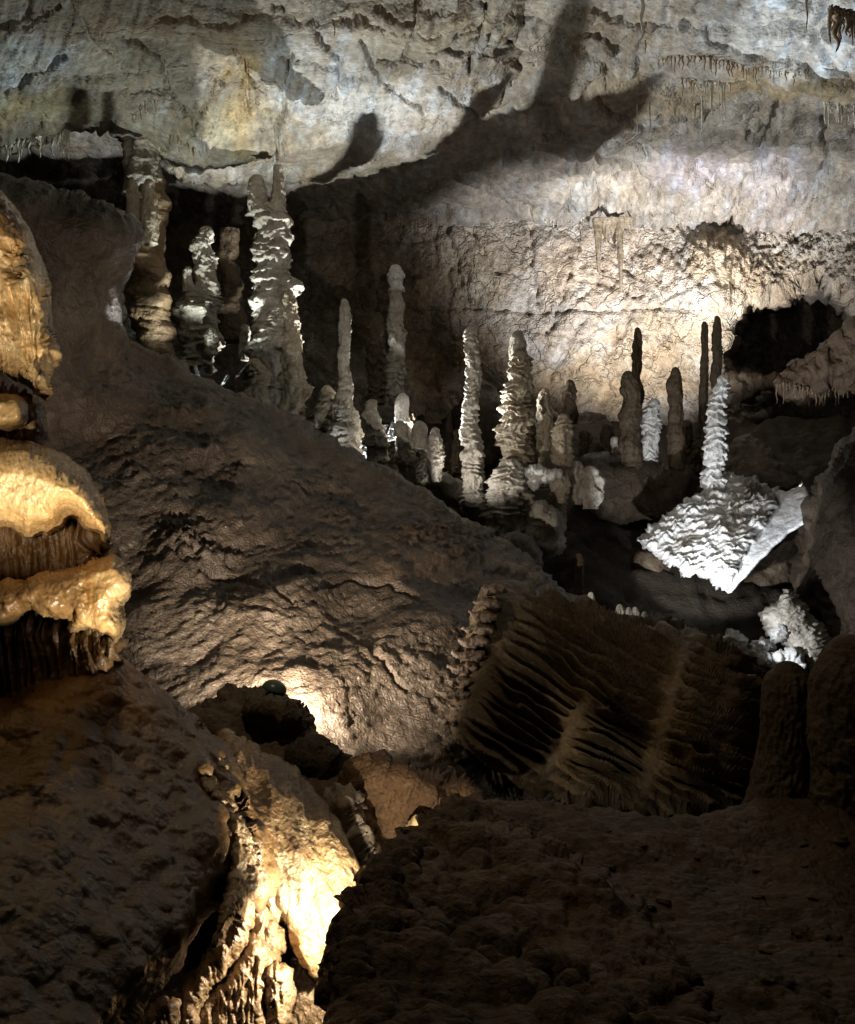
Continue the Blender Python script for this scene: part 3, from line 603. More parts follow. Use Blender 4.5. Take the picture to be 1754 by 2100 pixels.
S([(672,790,10),(670,806,16),(668,850,18),(672,890,26)],12.2,M['tan'],'stubby yellowish stalagmite beside the stepped foot',tier=18)
S([(825,806,10),(824,830,14),(824,866,14)],11.9,M['white'],'pale rounded cap leaning over the lumpy short stalagmite',tier=20,amp=.06)
S([(823,862,14),(826,890,18),(830,920,15),(835,945,20),(832,968,10)],11.6,M['grey'],'lumpy short stalagmite under the pale rounded cap on the slope crest',tier=17,nz=.22)
S([(764,818,6),(766,845,14),(768,880,20),(770,920,22),(774,958,22)],11.7,M['grey'],'squat cone stalagmite between the stepped foot and the lumpy one',tier=18,nz=.2)
S([(860,862,12),(860,880,15),(860,920,16)],11.5,M['grey'],'small grey dome behind the lumpy short stalagmite',tier=30,amp=.04)
S([(892,876,7),(893,900,13),(894,930,15),(896,960,15),(892,988,10)],11.5,M['grey'],'short ringed stalagmite left of the tall straight one',tier=15,nz=.2)
S([(970,664,11),(970,690,14),(971,770,14),(968,830,16),(967,900,18),(970,935,24),(969,1000,20),(972,1040,26)],11.8,M['grey'],'tall straight ringed stalagmite left of the leaning tiered one',tier=15,amp=.2,nz=.14)
S([(1064,677,10),(1064,700,15),(1065,735,19)],12.1,M['grey'],'smooth grey cap on top of the broad tiered stalagmite',tier=60,amp=.02,nz=.06)
t = empty('stalagmite', P(1060,1140,11.9), 'broad shaggy tiered stalagmite, tallest in the middle group','stalagmite')
stal('shaft',[(1066,720,18),(1062,780,24),(1056,830,29),(1057,880,33),(1056,930,29),(1054,975,24)],11.9,M['tan'],None,parent=t,tier=17,amp=.24,nz=.16,segs=80)
stal('skirt',[(1052,940,24),(1046,990,36),(1040,1040,42),(1060,1090,44),(1072,1140,44)],11.65,M['grey'],None,parent=t,tier=16,amp=.13,nz=.22,segs=90)
S([(1117,796,8),(1116,820,13),(1117,850,14),(1117,900,12),(1118,960,13)],12.4,M['tan'],'short pinkish stalagmite between the shaggy one and the pale ringed one',tier=19,nz=.18)
S([(1155,848,14),(1154,880,20),(1152,920,21),(1148,970,20),(1148,1020,19),(1150,1072,8)],11.9,M['tan'],'pale evenly ringed stalagmite right of the shaggy one',tier=16,amp=.17)
S([(1168,778,8),(1168,810,12),(1168,870,14)],13.2,M['dark'],'dark blunt stalagmite just behind the pale ringed one',tier=24)
t = empty('stalagmite', P(1203,1045,12.2), 'knobbly grey mound of rounded lumps right of the pale ringed stalagmite','stalagmite')
stal('lump',[(1183,945,8),(1184,965,18),(1186,1000,20),(1186,1035,14)],12.2,M['grey'],None,parent=t,tier=24,amp=.06,nz=.3)
stal('lump',[(1212,955,8),(1216,985,18),(1216,1020,20),(1210,1044,16)],12.1,M['grey'],None,parent=t,tier=24,amp=.06,nz=.3)
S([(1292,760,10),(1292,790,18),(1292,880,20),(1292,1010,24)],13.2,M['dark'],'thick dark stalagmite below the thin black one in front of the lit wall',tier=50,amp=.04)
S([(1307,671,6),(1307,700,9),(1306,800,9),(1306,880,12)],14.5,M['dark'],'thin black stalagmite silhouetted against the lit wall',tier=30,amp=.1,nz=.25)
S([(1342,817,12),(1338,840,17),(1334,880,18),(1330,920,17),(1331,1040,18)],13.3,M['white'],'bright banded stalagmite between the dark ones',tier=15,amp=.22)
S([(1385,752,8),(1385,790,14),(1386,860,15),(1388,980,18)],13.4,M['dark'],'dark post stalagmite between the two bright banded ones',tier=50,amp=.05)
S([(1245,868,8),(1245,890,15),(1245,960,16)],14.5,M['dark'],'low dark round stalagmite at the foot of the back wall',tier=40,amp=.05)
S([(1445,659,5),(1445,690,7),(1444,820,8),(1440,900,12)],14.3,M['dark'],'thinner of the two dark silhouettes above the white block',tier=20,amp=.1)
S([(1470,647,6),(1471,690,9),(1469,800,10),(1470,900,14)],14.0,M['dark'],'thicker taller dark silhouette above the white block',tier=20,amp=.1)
S([(1484,768,8),(1478,795,15),(1471,850,17),(1468,900,19),(1465,950,21),(1466,1040,22)],12.15,M['white'],'brilliant white tiered stalagmite growing on the tilted block',tier=17,amp=.30,nz=.12,segs=72)
S([(1188,1134,7),(1188,1160,8),(1188,1225,9)],10.4,M['dark'],'thin dark post low in the pit below the middle group',tier=60,amp=.03)
S([(890,806,7),(890,830,14),(892,870,15)],14.6,M['dark'],'small dark dome stalagmite far back on the dim floor',tier=30,amp=.06)
S([(921,845,4),(921,870,7),(921,890,8)],15.2,M['dark'],'tiny dark nub far back between the ringed stalagmites',tier=30)
S([(1132,900,5),(1134,940,10),(1130,1000,14)],12.9,M['dark'],'dark shaded stub between the pinkish and pale ringed ones',tier=20)

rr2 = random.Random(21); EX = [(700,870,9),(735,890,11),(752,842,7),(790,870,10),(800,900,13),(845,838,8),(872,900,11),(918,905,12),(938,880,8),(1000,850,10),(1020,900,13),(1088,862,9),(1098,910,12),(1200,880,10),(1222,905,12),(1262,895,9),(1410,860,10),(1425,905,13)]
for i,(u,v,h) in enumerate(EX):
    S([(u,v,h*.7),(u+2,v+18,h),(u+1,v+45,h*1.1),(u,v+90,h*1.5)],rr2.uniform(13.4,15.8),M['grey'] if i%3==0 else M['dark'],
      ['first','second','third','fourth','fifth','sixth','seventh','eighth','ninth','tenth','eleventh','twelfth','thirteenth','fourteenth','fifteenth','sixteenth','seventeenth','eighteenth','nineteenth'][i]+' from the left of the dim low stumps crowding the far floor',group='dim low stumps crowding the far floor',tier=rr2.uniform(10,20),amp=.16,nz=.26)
# grey rock and white drapery under the middle group
RK = rocky(.05,2.5,6,.5)
o = pillow('cliff_rock',[(1080,1040),(1120,1030),(1150,1060),(1160,1110),(1155,1142),(1120,1132),(1100,1140),(1075,1100)],11.6,.35,22,2.4,M['grey'],
   lambda p,u,v: .018*fbm(np.stack([u/8.,v/60.,0*u],-1),4,.6,ridged=True)+.06*fbm(p*5,4),rough=4,seed=2)
tag(o,'fluted grey rock face under the foot of the shaggy stalagmite','rock')
o = pillow('cliff_rock',[(1035,1090),(1075,1090),(1115,1130),(1110,1190),(1070,1170),(1030,1130)],11.2,.35,22,2.6,M['grey'],rocky(.03,4,5,.3),blobs([],(.5,.5,.55)),rough=4,seed=3)
tag(o,'smooth blue grey rock wedge between slope crest and fluted face','rock')
o = pillow('white_drapery',[(1070,960),(1100,955),(1150,962),(1155,985),(1120,990),(1100,1000),(1078,994)],11.7,.2,14,2,M['white'],lambda p,u,v:.012*fbm(np.stack([u/6.,v/50.,0*u],-1),3,.6,ridged=True)+.05*fbm(p*6,4),rough=4,seed=8)
tag(o,'bright white drapery lip jutting beside the shaggy stalagmite','drapery')
o = pillow('rock_ledge',[(860,985),(900,960),(940,985),(985,1010),(1010,1060),(1010,1100),(980,1080),(940,1050),(880,1010)],12.2,.3,25,3,M['grey'],rocky(.05,3,5,.4),blobs([],(.55,.53,.5)),rough=4,seed=9)
tag(o,'shadowed grey ledge at the feet of the middle stalagmites','rock')
for (ol,Y,lb) in (([(930,860),(960,800),(1010,820),(1050,870),(1045,950),(960,960)],15.5,'dark rounded boulder at the wall foot behind the tall straight stalagmite'),
                  ([(1090,870),(1125,840),(1145,880),(1150,950),(1090,950)],15.8,'dim boulder behind the pinkish stalagmite'),
                  ([(1190,940),(1260,940),(1360,962),(1420,975),(1400,1040),(1250,1080),(1200,1040)],13.6,'dark rubble bank between the knobbly mound and the white block'),
                  ([(625,880),(680,862),(720,880),(740,930),(660,925)],12.6,'yellowish low rock where the slope crest meets the stepped foot')):
    o = pillow('boulder',ol,Y,.5,30,3.2,M['brown'],rocky(.10,1.6,5,.4,.12,1.5),blobs([],(.5,.48,.45)),rough=5,seed=int(Y*7)); tag(o,lb,'boulder')  # shade painted into the tint, keeps the rubble bank dark under lamp spill

# tilted white block
blk = empty('fallen_block', P(1480,1215,11.6), 'huge tilted white block with a scalloped face and a smooth bright edge','rock')
YBk = tps([(1310,1105,11.9),(1450,1000,12.3),(1500,1120,11.4),(1490,1215,11.1),(1660,1030,11.6),(1540,900,13.2),(1640,980,12.3)])
def scallop(p,u,v):
    w1 = 6*fbm(np.stack([u/22.,v/22.,0*u],-1),3); ph = (v+w1+.25*u)/11.+.9*fbm(np.stack([u/35.,v/30.,0*u+3],-1),3); fr = ph-np.floor(ph)
    lip = 1+.35*fbm(np.stack([u/18.,v/14.,0*u+6],-1),3)
    mk = .35+1.0*sstep(-.3,.4,fbm(np.stack([u/45.,v/30.,0*u+9],-1),3)); return .055*mk*lip*np.where(fr<.7,(fr/.7)**1.4,(1-fr)/.3)+.05*fbm(p*3,4)
o = pillow('scalloped_face',[(1308,1106),(1350,1078),(1395,1034),(1440,1012),(1462,985),(1500,975),(1560,985),(1598,1010),(1580,1060),(1530,1135),(1492,1215),(1450,1186),(1400,1165),(1345,1142)],YBk,.25,16,2.0,M['white'],scallop,
  blobs([(1540,1010,60,30,(.35,.3,.26),.8),(1450,1000,50,16,(.5,.45,.4),.5),(1400,1110,22,14,(.55,.48,.4),.6),(1500,1090,30,18,(.6,.52,.42),.6),(1530,1050,30,30,(.45,.38,.32),.6)],wob=14),rough=5,seed=21,parent=blk,Tb=.5,smooth_n=0)
o = pillow('smooth_edge',[(1490,1217),(1512,1160),(1558,1085),(1598,1032),(1578,1000),(1612,1008),(1650,997),(1665,1030),(1656,1070),(1620,1092),(1598,1112),(1562,1148),(1532,1182),(1499,1216)],lambda u,v: YBk(u,v)-.14-.0032*np.clip(u-1490-.62*(1215-v),0,200),.07,9,2.0,M['smoothwhite'],rocky(.009,6,4,.3),None,rough=2,seed=22,parent=blk,smooth_n=0)
o = pillow('dark_top',[(1480,960),(1500,900),(1530,885),(1570,915),(1620,960),(1655,1000),(1600,1012),(1540,1000),(1490,990)],lambda u,v: YBk(u,v)+.25,.35,30,2.8,M['dark'],rocky(.04,3,5,.3),rough=3,seed=23,parent=blk)  # dark material paints in shade where the block's top catches less light
o = pillow('dark_underside',[(1310,1110),(1400,1168),(1490,1222),(1560,1150),(1650,1080),(1640,1180),(1600,1260),(1500,1300),(1390,1260),(1300,1180)],lambda u,v: 0*u+12.4,.5,40,4,M['dark'],rocky(.08,2,5,.3),rough=4,seed=24,parent=blk)  # dark material paints in the shade under the block

# lower right lit boulders
o = pillow('boulder',[(1560,1265),(1615,1208),(1650,1240),(1690,1290),(1704,1320),(1690,1400),(1660,1395),(1620,1330),(1575,1300)],9.95,.3,34,2.4,M['grey'],lambda p,u,v: .6*scallop(p,u,v),rough=4,seed=31,smooth_n=0)
tag(o,'pointed grey boulder with pale flow marks above the brown stumps','boulder')
for i,(ol,lb) in enumerate((([(1478,1310),(1500,1298),(1530,1310),(1545,1345),(1560,1370),(1530,1350),(1490,1325)],'ragged white rubble strip where the toppled column ends'),
   ([(1540,1318),(1575,1310),(1590,1335),(1560,1352),(1540,1345)],'small angular white stone in the middle of the lit rubble'),
   ([(1555,1350),(1580,1340),(1610,1352),(1605,1372),(1570,1378)],'rounded cream stone lowest in the lit rubble'),
   ([(1582,1290),(1600,1285),(1606,1305),(1590,1312)],'little pale stone against the pointed boulder'),
   ([(1590,1345),(1612,1330),(1640,1345),(1650,1380),(1610,1375)],'grey stone at the foot of the pointed boulder'))):
    o = pillow('boulder',ol,9.9-.05*i,.14,9,1.8,M['white'],rocky(.05,6,4,.5),blobs([],(.8,.8,.8)),rough=6,seed=40+i,smooth_n=1); tag(o,lb,'stone')
for i,(u,v) in enumerate(((1272,1247),(1290,1253),(1303,1252),(1322,1262),(1378,1287),(1212,1222))):
    S([(u,v-8,3),(u,v,6),(u+1,v+14,7)],9.1,M['white'],['small white nub first in the row behind the toppled column','second white nub in the row behind the toppled column','third white nub in the row behind the toppled column','fourth dimmer nub in the row behind the toppled column','tiny isolated white nub toward the lit rubble','tiny white nub next to the thin dark post'][i],tier=9,nz=.3)
o = pillow('rubble_bank',[(1180,1235),(1260,1252),(1380,1290),(1500,1330),(1560,1400),(1450,1450),(1200,1330)],9.2,.25,40,4,M['dark'],rocky(.08,3,5,.4,.08,3),rough=5,seed=48); tag(o,'dark rubble bank behind the toppled column','rubble')

# right side dark wall, shelf and arch rim
o = pillow('dark_wall_rock',[(1640,1060),(1700,960),(1754,880),(1900,820),(1900,1420),(1700,1400),(1690,1280),(1610,1200),(1640,1110)],[(1640,1100,11.4),(1754,900,10.6),(1900,1200,9.5),(1700,1350,10.6),(1754,1100,10.2)],.7,60,4,M['brown'],rocky(.13,1.3,6,.4),blobs([],(.45,.42,.4)),rough=5,seed=51); tag(o,kind='structure')  # rock darkened by tint for shade, against spill from the block lamp
o = pillow('rock_shelf',[(1605,790),(1630,762),(1618,742),(1650,738),(1668,720),(1694,735),(1718,700),(1754,668),(1880,640),(1880,850),(1754,790),(1740,800),(1700,790),(1690,815),(1655,800),(1640,822)],[(1610,780,14.2),(1754,700,13.6),(1880,700,13.2)],.5,40,2.6,M['tan'],rocky(.12,2.4,6,.8),blobs([],(.55,.45,.40)),rough=12,seed=52,smooth_n=1)
tag(o,'jagged pinkish rock shelf jutting in at the right edge under the arch','rock shelf')
o = pillow('rock_shelf',[(1478,768),(1530,765),(1600,775),(1610,800),(1560,795),(1540,830),(1500,800)],17.7,.2,14,2.6,M['dark'],rocky(.08,3,5,.7),rough=6,seed=53,smooth_n=1)
tag(o,'thin ragged ledge below the arch beside the white stalagmite','rock shelf')
# ------------------------------------------------------------------ toppled ribbed column
top = empty('toppled_column', P(1250,1660,6.3), 'toppled ribbed flowstone column lying broken across the pit','flowstone column')
YT = tps([(930,1250,6.9),(930,1480,6.6),(1100,1210,7.2),(1100,1600,6.1),(1300,1260,7.0),(1300,1640,5.9),(1560,1340,6.8),(1560,1600,5.8),(1250,1430,6.2),(1450,1480,6.1)])
def ribs(p,u,v):
    q = -(u-1130)*.56+(v-1330)*.83          # across the ribs
    s = (u-1130)*.83+(v-1330)*.56
    q = q+7*fbm(np.stack([u/140.,v/140.,0*u+2],-1),3)+.00022*s*s
    band = np.maximum(np.exp(-((u-1180+.55*(v-1480))/42.)**2)*sstep(1380,1460,v), np.exp(-((u-1375+.30*(v-1450))/45.)**2))
    band = np.maximum(band, sstep(1100,1020,u+.45*(v-1330)))
    band = np.maximum(band, .55*sstep(1290,1240,v-.2*(u-1200)))
    ph = q/22.+.5*fbm(np.stack([s/170.,q/38.,0*u],-1),3); r = np.abs((ph-np.floor(ph))*2-1); r = sstep(0,1,r)**1.7
    r2 = fbm(np.stack([s/200.,q/6.,0*u],-1),3,.5,ridged=True)
    a = (1-band); a = a*(.6+.8*sstep(-.3,.3,perlin(np.stack([s/120.,q/18.,0*u+4],-1))))
    return a*(.27*r-.21)+band*.03+.006*r2*a+.015*fbm(p*5,5)+.006*fbm(p*20,3)
o = pillow('ribbed_shaft',[(990,1200),(1060,1195),(1130,1215),(1260,1258),(1400,1295),(1500,1310),(1560,1370),(1575,1480),(1570,1640),(1480,1680),(1300,1665),(1150,1640),(1040,1600),(960,1560),(930,1480),(945,1400),(965,1300)],YT,.45,85,2.4,M['tan'],ribs,blobs([(1180,1500,40,120,(1.2,1.0,.7),.5),(1375,1480,50,130,(1.15,.95,.65),.5)],(.42,.36,.28)),rough=4,seed=61,parent=top)
rr = random.Random(9)
for i in range(11):                  # stacked broken rim tiers at the broken end
    v = 1206+i*27; uc = 1008-.33*(v-1205)+(18 if v>1440 else 0)+rr.uniform(-4,4)
    wv = rr.uniform(24,38)+(10 if i>2 else 0)
    o = pillow('rim_tier',[(uc-wv,v-4+rr.uniform(-5,5)),(uc-wv*.55,v-3),(uc,v-10),(uc+30,v-8),(uc+38,v+12),(uc+10,v+17),(uc-wv*.25,v+11+rr.uniform(-3,5)),(uc-wv*.5,v+13)],6.45-.02*(i%3),.16,10,1.6,M['grey'],lambda p,u,v: .012*fbm(np.stack([u/12.,v/12.,p[...,1]*3],-1),4,.6),blobs([],(1.0,.84,.74)),rough=4,seed=70+i,parent=top,smooth_n=1)  # pinkish tint paints in the slope lamp's light on the tiers

# brown stumps at right
for (pts,Y,lb) in (([(1612,1355,22),(1612,1380,46),(1610,1440,52),(1605,1500,54),(1600,1600,60),(1595,1700,66)],3.9,'stout brown stump with blunt top in front of the toppled column'),
   ([(1735,1300,30),(1735,1330,60),(1738,1400,70),(1740,1500,76),(1740,1720,84)],3.7,'bigger brown stump cut by the right edge')):
    stal('stump_stalagmite',pts,Y,M['dark'],lb,tier=330,amp=.03,nz=.05,segs=140,vs=190.)

# ------------------------------------------------------------------ foreground ledge (right)
ctrlL = [(700,2100,2.05),(900,2100,2.15),(1300,2100,2.25),(1754,2100,2.25),(2000,2300,1.9),(800,1800,2.65),(880,1700,3.4),(1100,1680,3.75),(1300,1690,3.7),(1600,1690,3.75),(1754,1690,3.75),(720,1950,2.3),(1300,1850,3.0),(1700,1850,3.0),(900,1900,2.85),(2000,1700,3.7),(700,2400,1.9)]
def popcorn(p,u,v):
    k = sstep(60,0,pdist([(740,2000),(800,1790),(880,1720),(980,1720),(1050,1790),(1130,1830)],u,v)-40)
    f1,f2,_ = worley(p*np.array([17,17,17.])+.4*fbm(p*6,2)[...,None],2)
    k2 = 1.3*sstep(-.15,.4,perlin(p*2.6)+.25*k)
    e1,e2,_ = worley(p*10.5+.5*fbm(p*5,2)[...,None],8); mixk = sstep(-.2,.3,perlin(p*4.4)); f1 = f1*mixk+e1*(1-mixk)
    g1,g2,_ = worley(p*np.array([34,34,34.]),6)
    return .035*fbm(p*3,5,.5)+(.028*k+.012*k2)*np.sqrt(np.clip(1-(f1/.62)**2,0,1))+(.006*k+.003)*np.sqrt(np.clip(1-(g1/.6)**2,0,1))+.004*fbm(p*22,4)
o = pillow('ledge',[(670,2400),(688,2100),(672,1990),(730,1860),(790,1800),(815,1735),(880,1700),(900,1665),(990,1640),(1150,1650),(1330,1672),(1440,1680),(1530,1650),(1600,1640),(1754,1650),(2000,1640),(2000,2400)],ctrlL,.22,60,3.0,M['brown'],popcorn,blobs([(850,1950,130,100,(1.5,1.5,1.45),.5),(1000,1680,120,40,(1.1,1.0,.85),.5)],(.95,.85,.68)),rough=5,seed=81,Tb=.15)
tag(o,kind='structure')
def knobs(p,u,v):
    f1,f2,_ = worley(p*np.array([16,16,16.])+.5*fbm(p*6,2)[...,None],2); e1,e2,_ = worley(p*9.+.5*fbm(p*5,2)[...,None],8)
    mk = sstep(-.25,.3,perlin(p*4.4)); f1 = f1*mk+e1*(1-mk); k = .35+.65*sstep(-.3,.35,perlin(p*2.9+4))
    return .03*fbm(p*3,5,.5)+.055*k*np.sqrt(np.clip(1-(f1/.68)**2,0,1))+.004*fbm(p*24,4)
o = pillow('popcorn_mound',[(680,2300),(690,2100),(676,1990),(735,1865),(790,1800),(812,1742),(870,1708),(960,1692),(1050,1702),(1150,1752),(1290,1835),(1400,1950),(1470,2100),(1500,2300)],
   [(900,1720,3.15),(800,1800,2.75),(1300,1900,2.6),(900,2100,2.0),(1300,2150,2.05),(720,1990,2.28),(1050,1900,2.6)],.20,110,3.0,M['brown'],knobs,blobs([(900,1950,160,120,(1.35,1.3,1.25),.5)],(1.25,1.08,.88)),rough=5,seed=83,Tb=.1)
tag(o,'knobbly popcorn crusted rock mound rising at the bottom centre','rock')
_lt = _bvh(bpy.data.objects['ledge']); rp = random.Random(4); pm = []
for k in range(5):
    import bmesh
    bm = bmesh.new(); bmesh.ops.create_icosphere(bm, subdivisions=3, radius=1)
    for vt in bm.verts:
        q = np.array(vt.co)*1.3+k*9.7; vt.co *= 1+.45*float(fbm(q[None],4)[0]); vt.co.z *= .55
    me = bpy.data.meshes.new('pebble'); bm.to_mesh(me); bm.free(); me.materials.append(M['brown'])
    a_ = me.attributes.new('tint','FLOAT_COLOR','POINT'); a_.data.foreach_set('color',np.full(len(me.vertices)*4,1.25))
    for p_ in me.polygons: p_.use_smooth = True
    pm.append(me)
for k in range(46):
    u = rp.uniform(900,1750); v = rp.uniform(1700,2090); d = Vector(P(u,v,1)).normalized(); h = _lt.ray_cast(Vector((0,0,0)),d)
    if h[0] is None: continue
    o = bpy.data.objects.new('pebble', pm[k%5]); C.objects.link(o); o.location = h[0]+Vector((0,0,.002)); r_ = .008+.03*rp.random()**3
    o.scale = (r_*rp.uniform(.8,1.6),r_,r_*rp.uniform(.7,1.1)); o.rotation_euler = (rp.uniform(-.3,.3),rp.uniform(-.3,.3),rp.uniform(0,6))
    tag(o,('larger flat ' if r_>.02 else 'small ')+'brown pebble lying loose on the '+('near front' if v>1950 else 'middle' if v>1820 else 'far rim')+' of the dark foreground ledge','pebble','pebbles strewn over the foreground ledge')
for i,(u,v,a,b,Y) in enumerate(((1370,1742,62,20,3.45),(1270,1722,26,12,3.55),(1385,1795,24,9,3.15),(1215,1752,20,8,3.3))):
    o = pillow('boulder',[(u-a,v+b*.3),(u-a*.7,v-b*.6),(u-a*.1,v-b),(u+a*.5,v-b*.5),(u+a,v+b*.4),(u+a*.3,v+b),(u-a*.5,v+b)],Y,.10,14,2,M['brown'],rocky(.012,9,4,.4),blobs([],(1.3,1.2,1.1)),rough=3,seed=90+i)
    tag(o,['flat topped stone half buried in the foreground ledge','small stone left of the flat topped stone','little pale stone in front of the flat topped stone','smallest stone behind the popcorn crust'][i],'stone')
# mid rocks between slope foot and ledge
for i,(ol,Y,lb,mt,tn) in enumerate((([(720,1580),(790,1568),(880,1600),(960,1625),(990,1680),(900,1700),(860,1740),(790,1790),(740,1760),(715,1680)],4.3,'reddish brown rounded rock in the gap between curtain and ledge','brown',(1.9,1.5,1.15)),
    ([(350,1480),(420,1455),(480,1420),(540,1412),(580,1440),(615,1478),(670,1550),(720,1600),(700,1700),(560,1600),(430,1520)],[(350,1420,5.45),(700,1450,5.45),(400,1600,4.75),(700,1650,4.65)],'dark jumbled rock bank in front of the slope lamp','brown',(1.7,1.6,1.5)),
    ([(500,1440),(560,1425),(620,1450),(630,1490),(570,1510),(510,1480)],5.05,'blocky dark boulder just below the slope lamp','brown',(1.5,1.5,1.4)),
    ([(590,1540),(640,1520),(700,1545),(715,1590),(660,1620),(610,1590)],4.8,'dark ribbed rock beside the flowstone curtain','brown',(.9,.9,.9)),
    ([(680,1640),(720,1625),(745,1680),(765,1750),(800,1790),(770,1850),(735,1800),(715,1720)],3.95,'pale crumbled rock deep in the gap beside the curtain','tan',(.9,.85,.8)))):
    o = pillow('boulder',ol,Y,.35,35,2.8,M[mt],rocky(.04,4,6,.5,.05,4),blobs([],tn),rough=6,seed=100+i,smooth_n=1,Tb=.1); tag(o,lb,'rock')
o = pillow('lit_stone',[(832,1702),(845,1683),(868,1680),(884,1700),(880,1722),(850,1728),(834,1718)],3.9,.10,9,1.5,M['cream'],rocky(.02,12,4,.6),rough=4,seed=110); tag(o,'small golden stone glowing at the tip of the ledge','stone')
spot('gap_light', P(852,1775,3.62), P(856,1690,3.85), 1.6, 70, .5, (1,.85,.55), .01)
# slope lamp
lamp = empty('floor_lamp', P(565,1424,5.25), 'small green domed lamp housing sitting on the dark rocks','lamp')
def dome(name,u,v,Y,ru,rv,mat,parent,tilt=.5):
    n,s = 14,28; V = []; c = P(u,v,Y); r = ru/F*Y; h = rv/F*Y
    for i in range(n):
        a = math.pi/2*i/(n-1)
        for k in range(s):
            b = 2*math.pi*k/s; V.append((c[0]+r*math.cos(b)*math.sin(a)+.3*h*math.cos(a), c[1]+r*math.sin(b)*math.sin(a), c[2]+h*math.cos(a)-r*tilt*math.cos(b)*math.sin(a)))
    Fq = [(i*s+k,(i+1)*s+k,(i+1)*s+(k+1)%s,i*s+(k+1)%s) for i in range(n-1) for k in range(s)]
    b0 = (n-1)*s; V.append((c[0],c[1],c[2])); 
    return tube_obj(name,np.array(V),np.array(Fq),np.array([(b0+(k+1)%s,b0+k,len(V)-1) for k in range(s)]),mat,parent,c)
dome('lamp_hood',562,1415,5.25,25,20,M['lampgreen'],lamp,.28)
dome('lamp_base',564,1426,5.25,20,12,M['lampblack'],lamp,.1)

# ------------------------------------------------------------------ left foreground flowstones
def flute(per, amp, bump=.006):
    def d(p,u,v):
        return amp*fbm(np.stack([(u-.12*v)/per,v/240.,0*u+per],-1),3,.5,ridged=True)+bump*fbm(p*14,5,.6)+.02*fbm(p*3,3)
    return d
g = empty('flowstone_pillar', P(60,1370,3.1), 'honey coloured flowstone pillar with rounded tiers lit from the front at the left edge','flowstone')
o = pillow('upper_drapery',[(-200,330),(-20,372),(10,395),(45,440),(78,505),(102,575),(110,630),(108,660),(122,700),(120,740),(100,790),(90,832),(80,800),(66,805),(50,790),(22,780),(0,760),(-200,790)],3.2,.32,50,1.8,M['cream'],
  lambda p,u,v: sstep(560,640,v)*(flute(17,.036)(p,u,v)-.048)+.010*fbm(p*9,4)-.03*np.exp(-((u-28)/24.)**2-((v-535)/30.)**2)*(1.2+1.5*fbm(p*25,3,.6,ridged=True))+.004*fbm(p*30,3),
  blobs([(30,530,30,28,(.35,.28,.2),.8),(20,470,60,60,(.75,.6,.4),.6),(40,430,70,40,(.4,.35,.3),.7)],wob=10),rough=2,seed=120,parent=g)  # dark pits; the topmost dark blob is painted shade
o = pillow('neck',[(-200,780),(30,790),(80,830),(84,880),(82,925),(-200,930)],3.3,.2,30,2.4,M['amber'],flute(12,.02),blobs([],(.6,.55,.5)),parent=g)  # dark tint paints in the shadow on the neck
o = pillow('small_lip',[(-200,800),(30,808),(52,820),(60,848),(50,878),(10,882),(-200,880)],3.05,.22,24,2,M['cream'],rocky(.008,9,4,.3),parent=g)
def sparkle(p,u,v): return .014*fbm(p*5,3)+.0035*fbm(np.stack([u/9.,v/16.,0*u],-1),4,.55)
o = pillow('dome',[(-200,900),(0,900),(85,908),(150,938),(198,985),(220,1040),(228,1095),(216,1120),(200,1090),(175,1085),(158,1068),(140,1058),(128,1086),(112,1092),(100,1104),(84,1098),(70,1108),(48,1108),(30,1094),(0,1085),(-200,1090)],3.05,.42,72,1.8,M['cream'],
   sparkle,blobs([(60,915,130,18,(.35,.3,.24),.8)],wob=8),rough=2.5,seed=121,parent=g,smooth_n=1)  # dark band paints the shade on the dome's upward side
o = pillow('fluted_stalk',[(-200,1060),(210,1060),(212,1110),(190,1140),(240,1150),(220,1200),(0,1200),(-200,1200)],3.15,.16,30,2.2,M['amber'],flute(17,.03),blobs([],(.42,.34,.26)),parent=g)  # shade under the dome, painted as a dark tint
o = pillow('lower_lip',[(40,1200),(100,1172),(160,1165),(215,1152),(238,1138),(262,1180),(264,1210),(240,1240),(250,1268),(250,1300),(236,1326),(222,1300),(205,1305),(190,1292),(170,1290),(140,1296),(150,1262),(120,1270),(85,1262),(60,1240),(0,1300),(-200,1300),(-200,1190)],3.0,.26,28,1.8,M['cream'],
   rocky(.012,8,5,.6),blobs([(120,1220,80,50,(.28,.24,.2),.85),(200,1220,30,40,(.5,.42,.28),.7),(0,1250,90,80,(.2,.17,.14),.9)],wob=12),rough=3,seed=122,parent=g,smooth_n=1)  # dark blobs are painted shade, leaving the right edge bright
o = pillow('under_stalk',[(-200,1270),(130,1270),(200,1295),(240,1305),(232,1345),(222,1380),(120,1440),(-200,1480)],3.12,.2,30,2.2,M['amber'],flute(15,.025),blobs([(40,1350,130,90,(.4,.35,.3),.8)],(.7,.65,.6),wob=12),parent=g,rough=3,seed=124)  # shade on the left of the stalk painted as a dark blob
for i,(u,v,hw,l) in enumerate(((182,1290,8,110),(200,1296,7,60),(156,1288,9,130),(228,1306,6,44))):
    stal('drip',[(u,v,hw*1.3),(u-2,v+l*.5,hw),(u-4,v+l,hw*.8)],2.92,M['amber'],None,parent=g,tier=70,amp=.05,nz=.15,cap=False,segs=28)

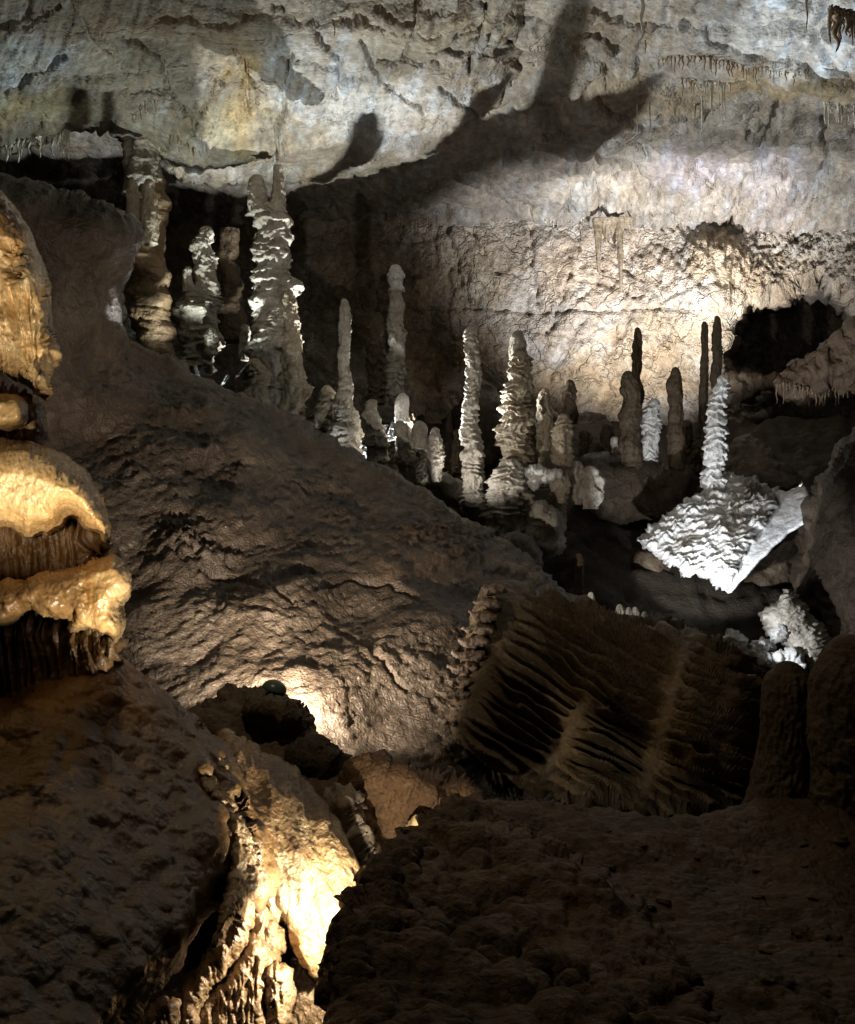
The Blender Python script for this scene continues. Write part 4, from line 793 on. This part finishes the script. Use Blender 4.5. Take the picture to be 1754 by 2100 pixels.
# big flowstone bank, lower left
YF = tps([(250,1345,3.35),(0,1450,3.0),(400,1500,3.3),(520,1650,3.25),(560,1800,3.1),(200,1700,2.7),(0,1900,2.2),(300,2000,2.3),(450,1850,2.7),(0,2200,1.9),(400,2200,2.2),(450,1700,2.95)])
def bankd(p,u,v):
    f1,f2,_ = worley(p*np.array([15,15,22.])+.5*fbm(p*5,2)[...,None],4)
    return .04*fbm(p*2.5,4)+.011*np.sqrt(np.clip(1-(f1/.8)**2,0,1))+.004*fbm(p*np.array([16,16,7.]),5,.55)
o = pillow('flowstone_bank',[(-250,1440),(0,1440),(90,1420),(160,1370),(235,1338),(262,1350),(310,1405),(380,1475),(440,1530),(480,1580),(510,1650),(530,1710),(548,1770),(552,1800),(535,1835),(512,1850),(500,1800),(478,1720),(468,1665),(430,1640),(420,1620),(480,1690),(470,1790),(440,1850),(400,1930),(350,2000),(260,2080),(200,2200),(-250,2300)],YF,.28,55,2.4,M['amber'],bankd,
   blobs([(250,1360,60,30,(1.8,1.6,1.3),.7),(120,1900,300,260,(.30,.28,.26),.9),(200,1430,170,60,(1.1,1.0,.85),.7)],(.45,.41,.37)),rough=3,seed=130,smooth_n=1,Tb=.5)  # pale blobs paint light on the crest, the dark one shade below
tag(o,'big dark brown flowstone bank with a bumpy crest filling the lower left','flowstone')
o = pillow('flowstone_stream',[(400,1500),(440,1530),(478,1575),(508,1645),(528,1710),(548,1770),(552,1800),(530,1840),(505,1850),(500,1900),(470,1890),(452,1930),(430,1960),(455,1860),(470,1800),(478,1740),(470,1680),(440,1650),(410,1620),(395,1560)],lambda u,v: YF(u,v)-.14,.14,16,1.7,M['curtain'],rocky(.008,16,5,.4),rough=5,seed=131,smooth_n=1)
tag(o,'glistening pale flowstone stream running down the edge of the dark bank','flowstone')
YC = tps([(480,1560,3.6),(620,1600,3.7),(700,1700,3.5),(740,1820,3.35),(655,1990,3.15),(560,1850,3.2),(520,1700,3.35)])
def curt(p,u,v): return .018*fbm(np.stack([(u-.35*v+300)/40.,v/200.,0*u],-1),3,.5,ridged=True)+.005*fbm(p*13,6,.55)
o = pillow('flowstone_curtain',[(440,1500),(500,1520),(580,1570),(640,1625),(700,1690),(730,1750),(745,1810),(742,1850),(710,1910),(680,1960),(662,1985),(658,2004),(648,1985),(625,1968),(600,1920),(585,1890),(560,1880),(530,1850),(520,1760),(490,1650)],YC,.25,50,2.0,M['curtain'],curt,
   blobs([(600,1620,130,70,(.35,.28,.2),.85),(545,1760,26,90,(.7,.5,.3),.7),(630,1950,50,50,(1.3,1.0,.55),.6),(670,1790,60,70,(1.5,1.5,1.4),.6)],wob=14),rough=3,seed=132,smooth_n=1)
tag(o,'wet flowstone curtain dropping to a glowing point above the hidden lamp','flowstone')
for i,(ol,Y,lb) in enumerate((([(330,2120),(345,2060),(400,1990),(440,1940),(465,1870),(490,1830),(520,1850),(505,1920),(480,1970),(440,2010),(420,2040),(400,2120)],2.85,'smooth amber lobe under the flowstone stream, touching the dark bank'),
    ([(400,2130),(410,2050),(450,2020),(490,1960),(510,1920),(540,1930),(560,1990),(545,2060),(560,2130)],2.95,'rounded brown lobe in the middle of the bottom drips'),
    ([(505,1860),(540,1850),(565,1890),(585,1930),(560,1990),(540,1960),(515,1920)],3.05,'knotted pale lobe hanging just under the curtain edge'),
    ([(535,2000),(560,1975),(592,1985),(602,2030),(595,2080),(580,2130),(545,2130),(540,2060)],2.95,'white streaked dark lobe at the bottom centre'),
    ([(590,1960),(630,1975),(665,2010),(685,2060),(685,2130),(590,2130),(600,2040)],3.3,'dim rounded rock at the bottom beneath the curtain point'),
    ([(255,2130),(300,2080),(345,2040),(372,2060),(350,2130)],2.75,'lowest pale ripple at the bottom edge of the dark bank'))):
    o = pillow('flowstone_lobe',ol,Y,.12,22,1.8,M['curtain'],lambda p,u,v: .010*fbm(np.stack([u/20.,v/70.,p[...,1]],-1),4,.5,ridged=True)+.004*fbm(p*18,5,.55),blobs([],(.6,.55,.5)),rough=4,seed=140+i,smooth_n=1); tag(o,lb,'flowstone')
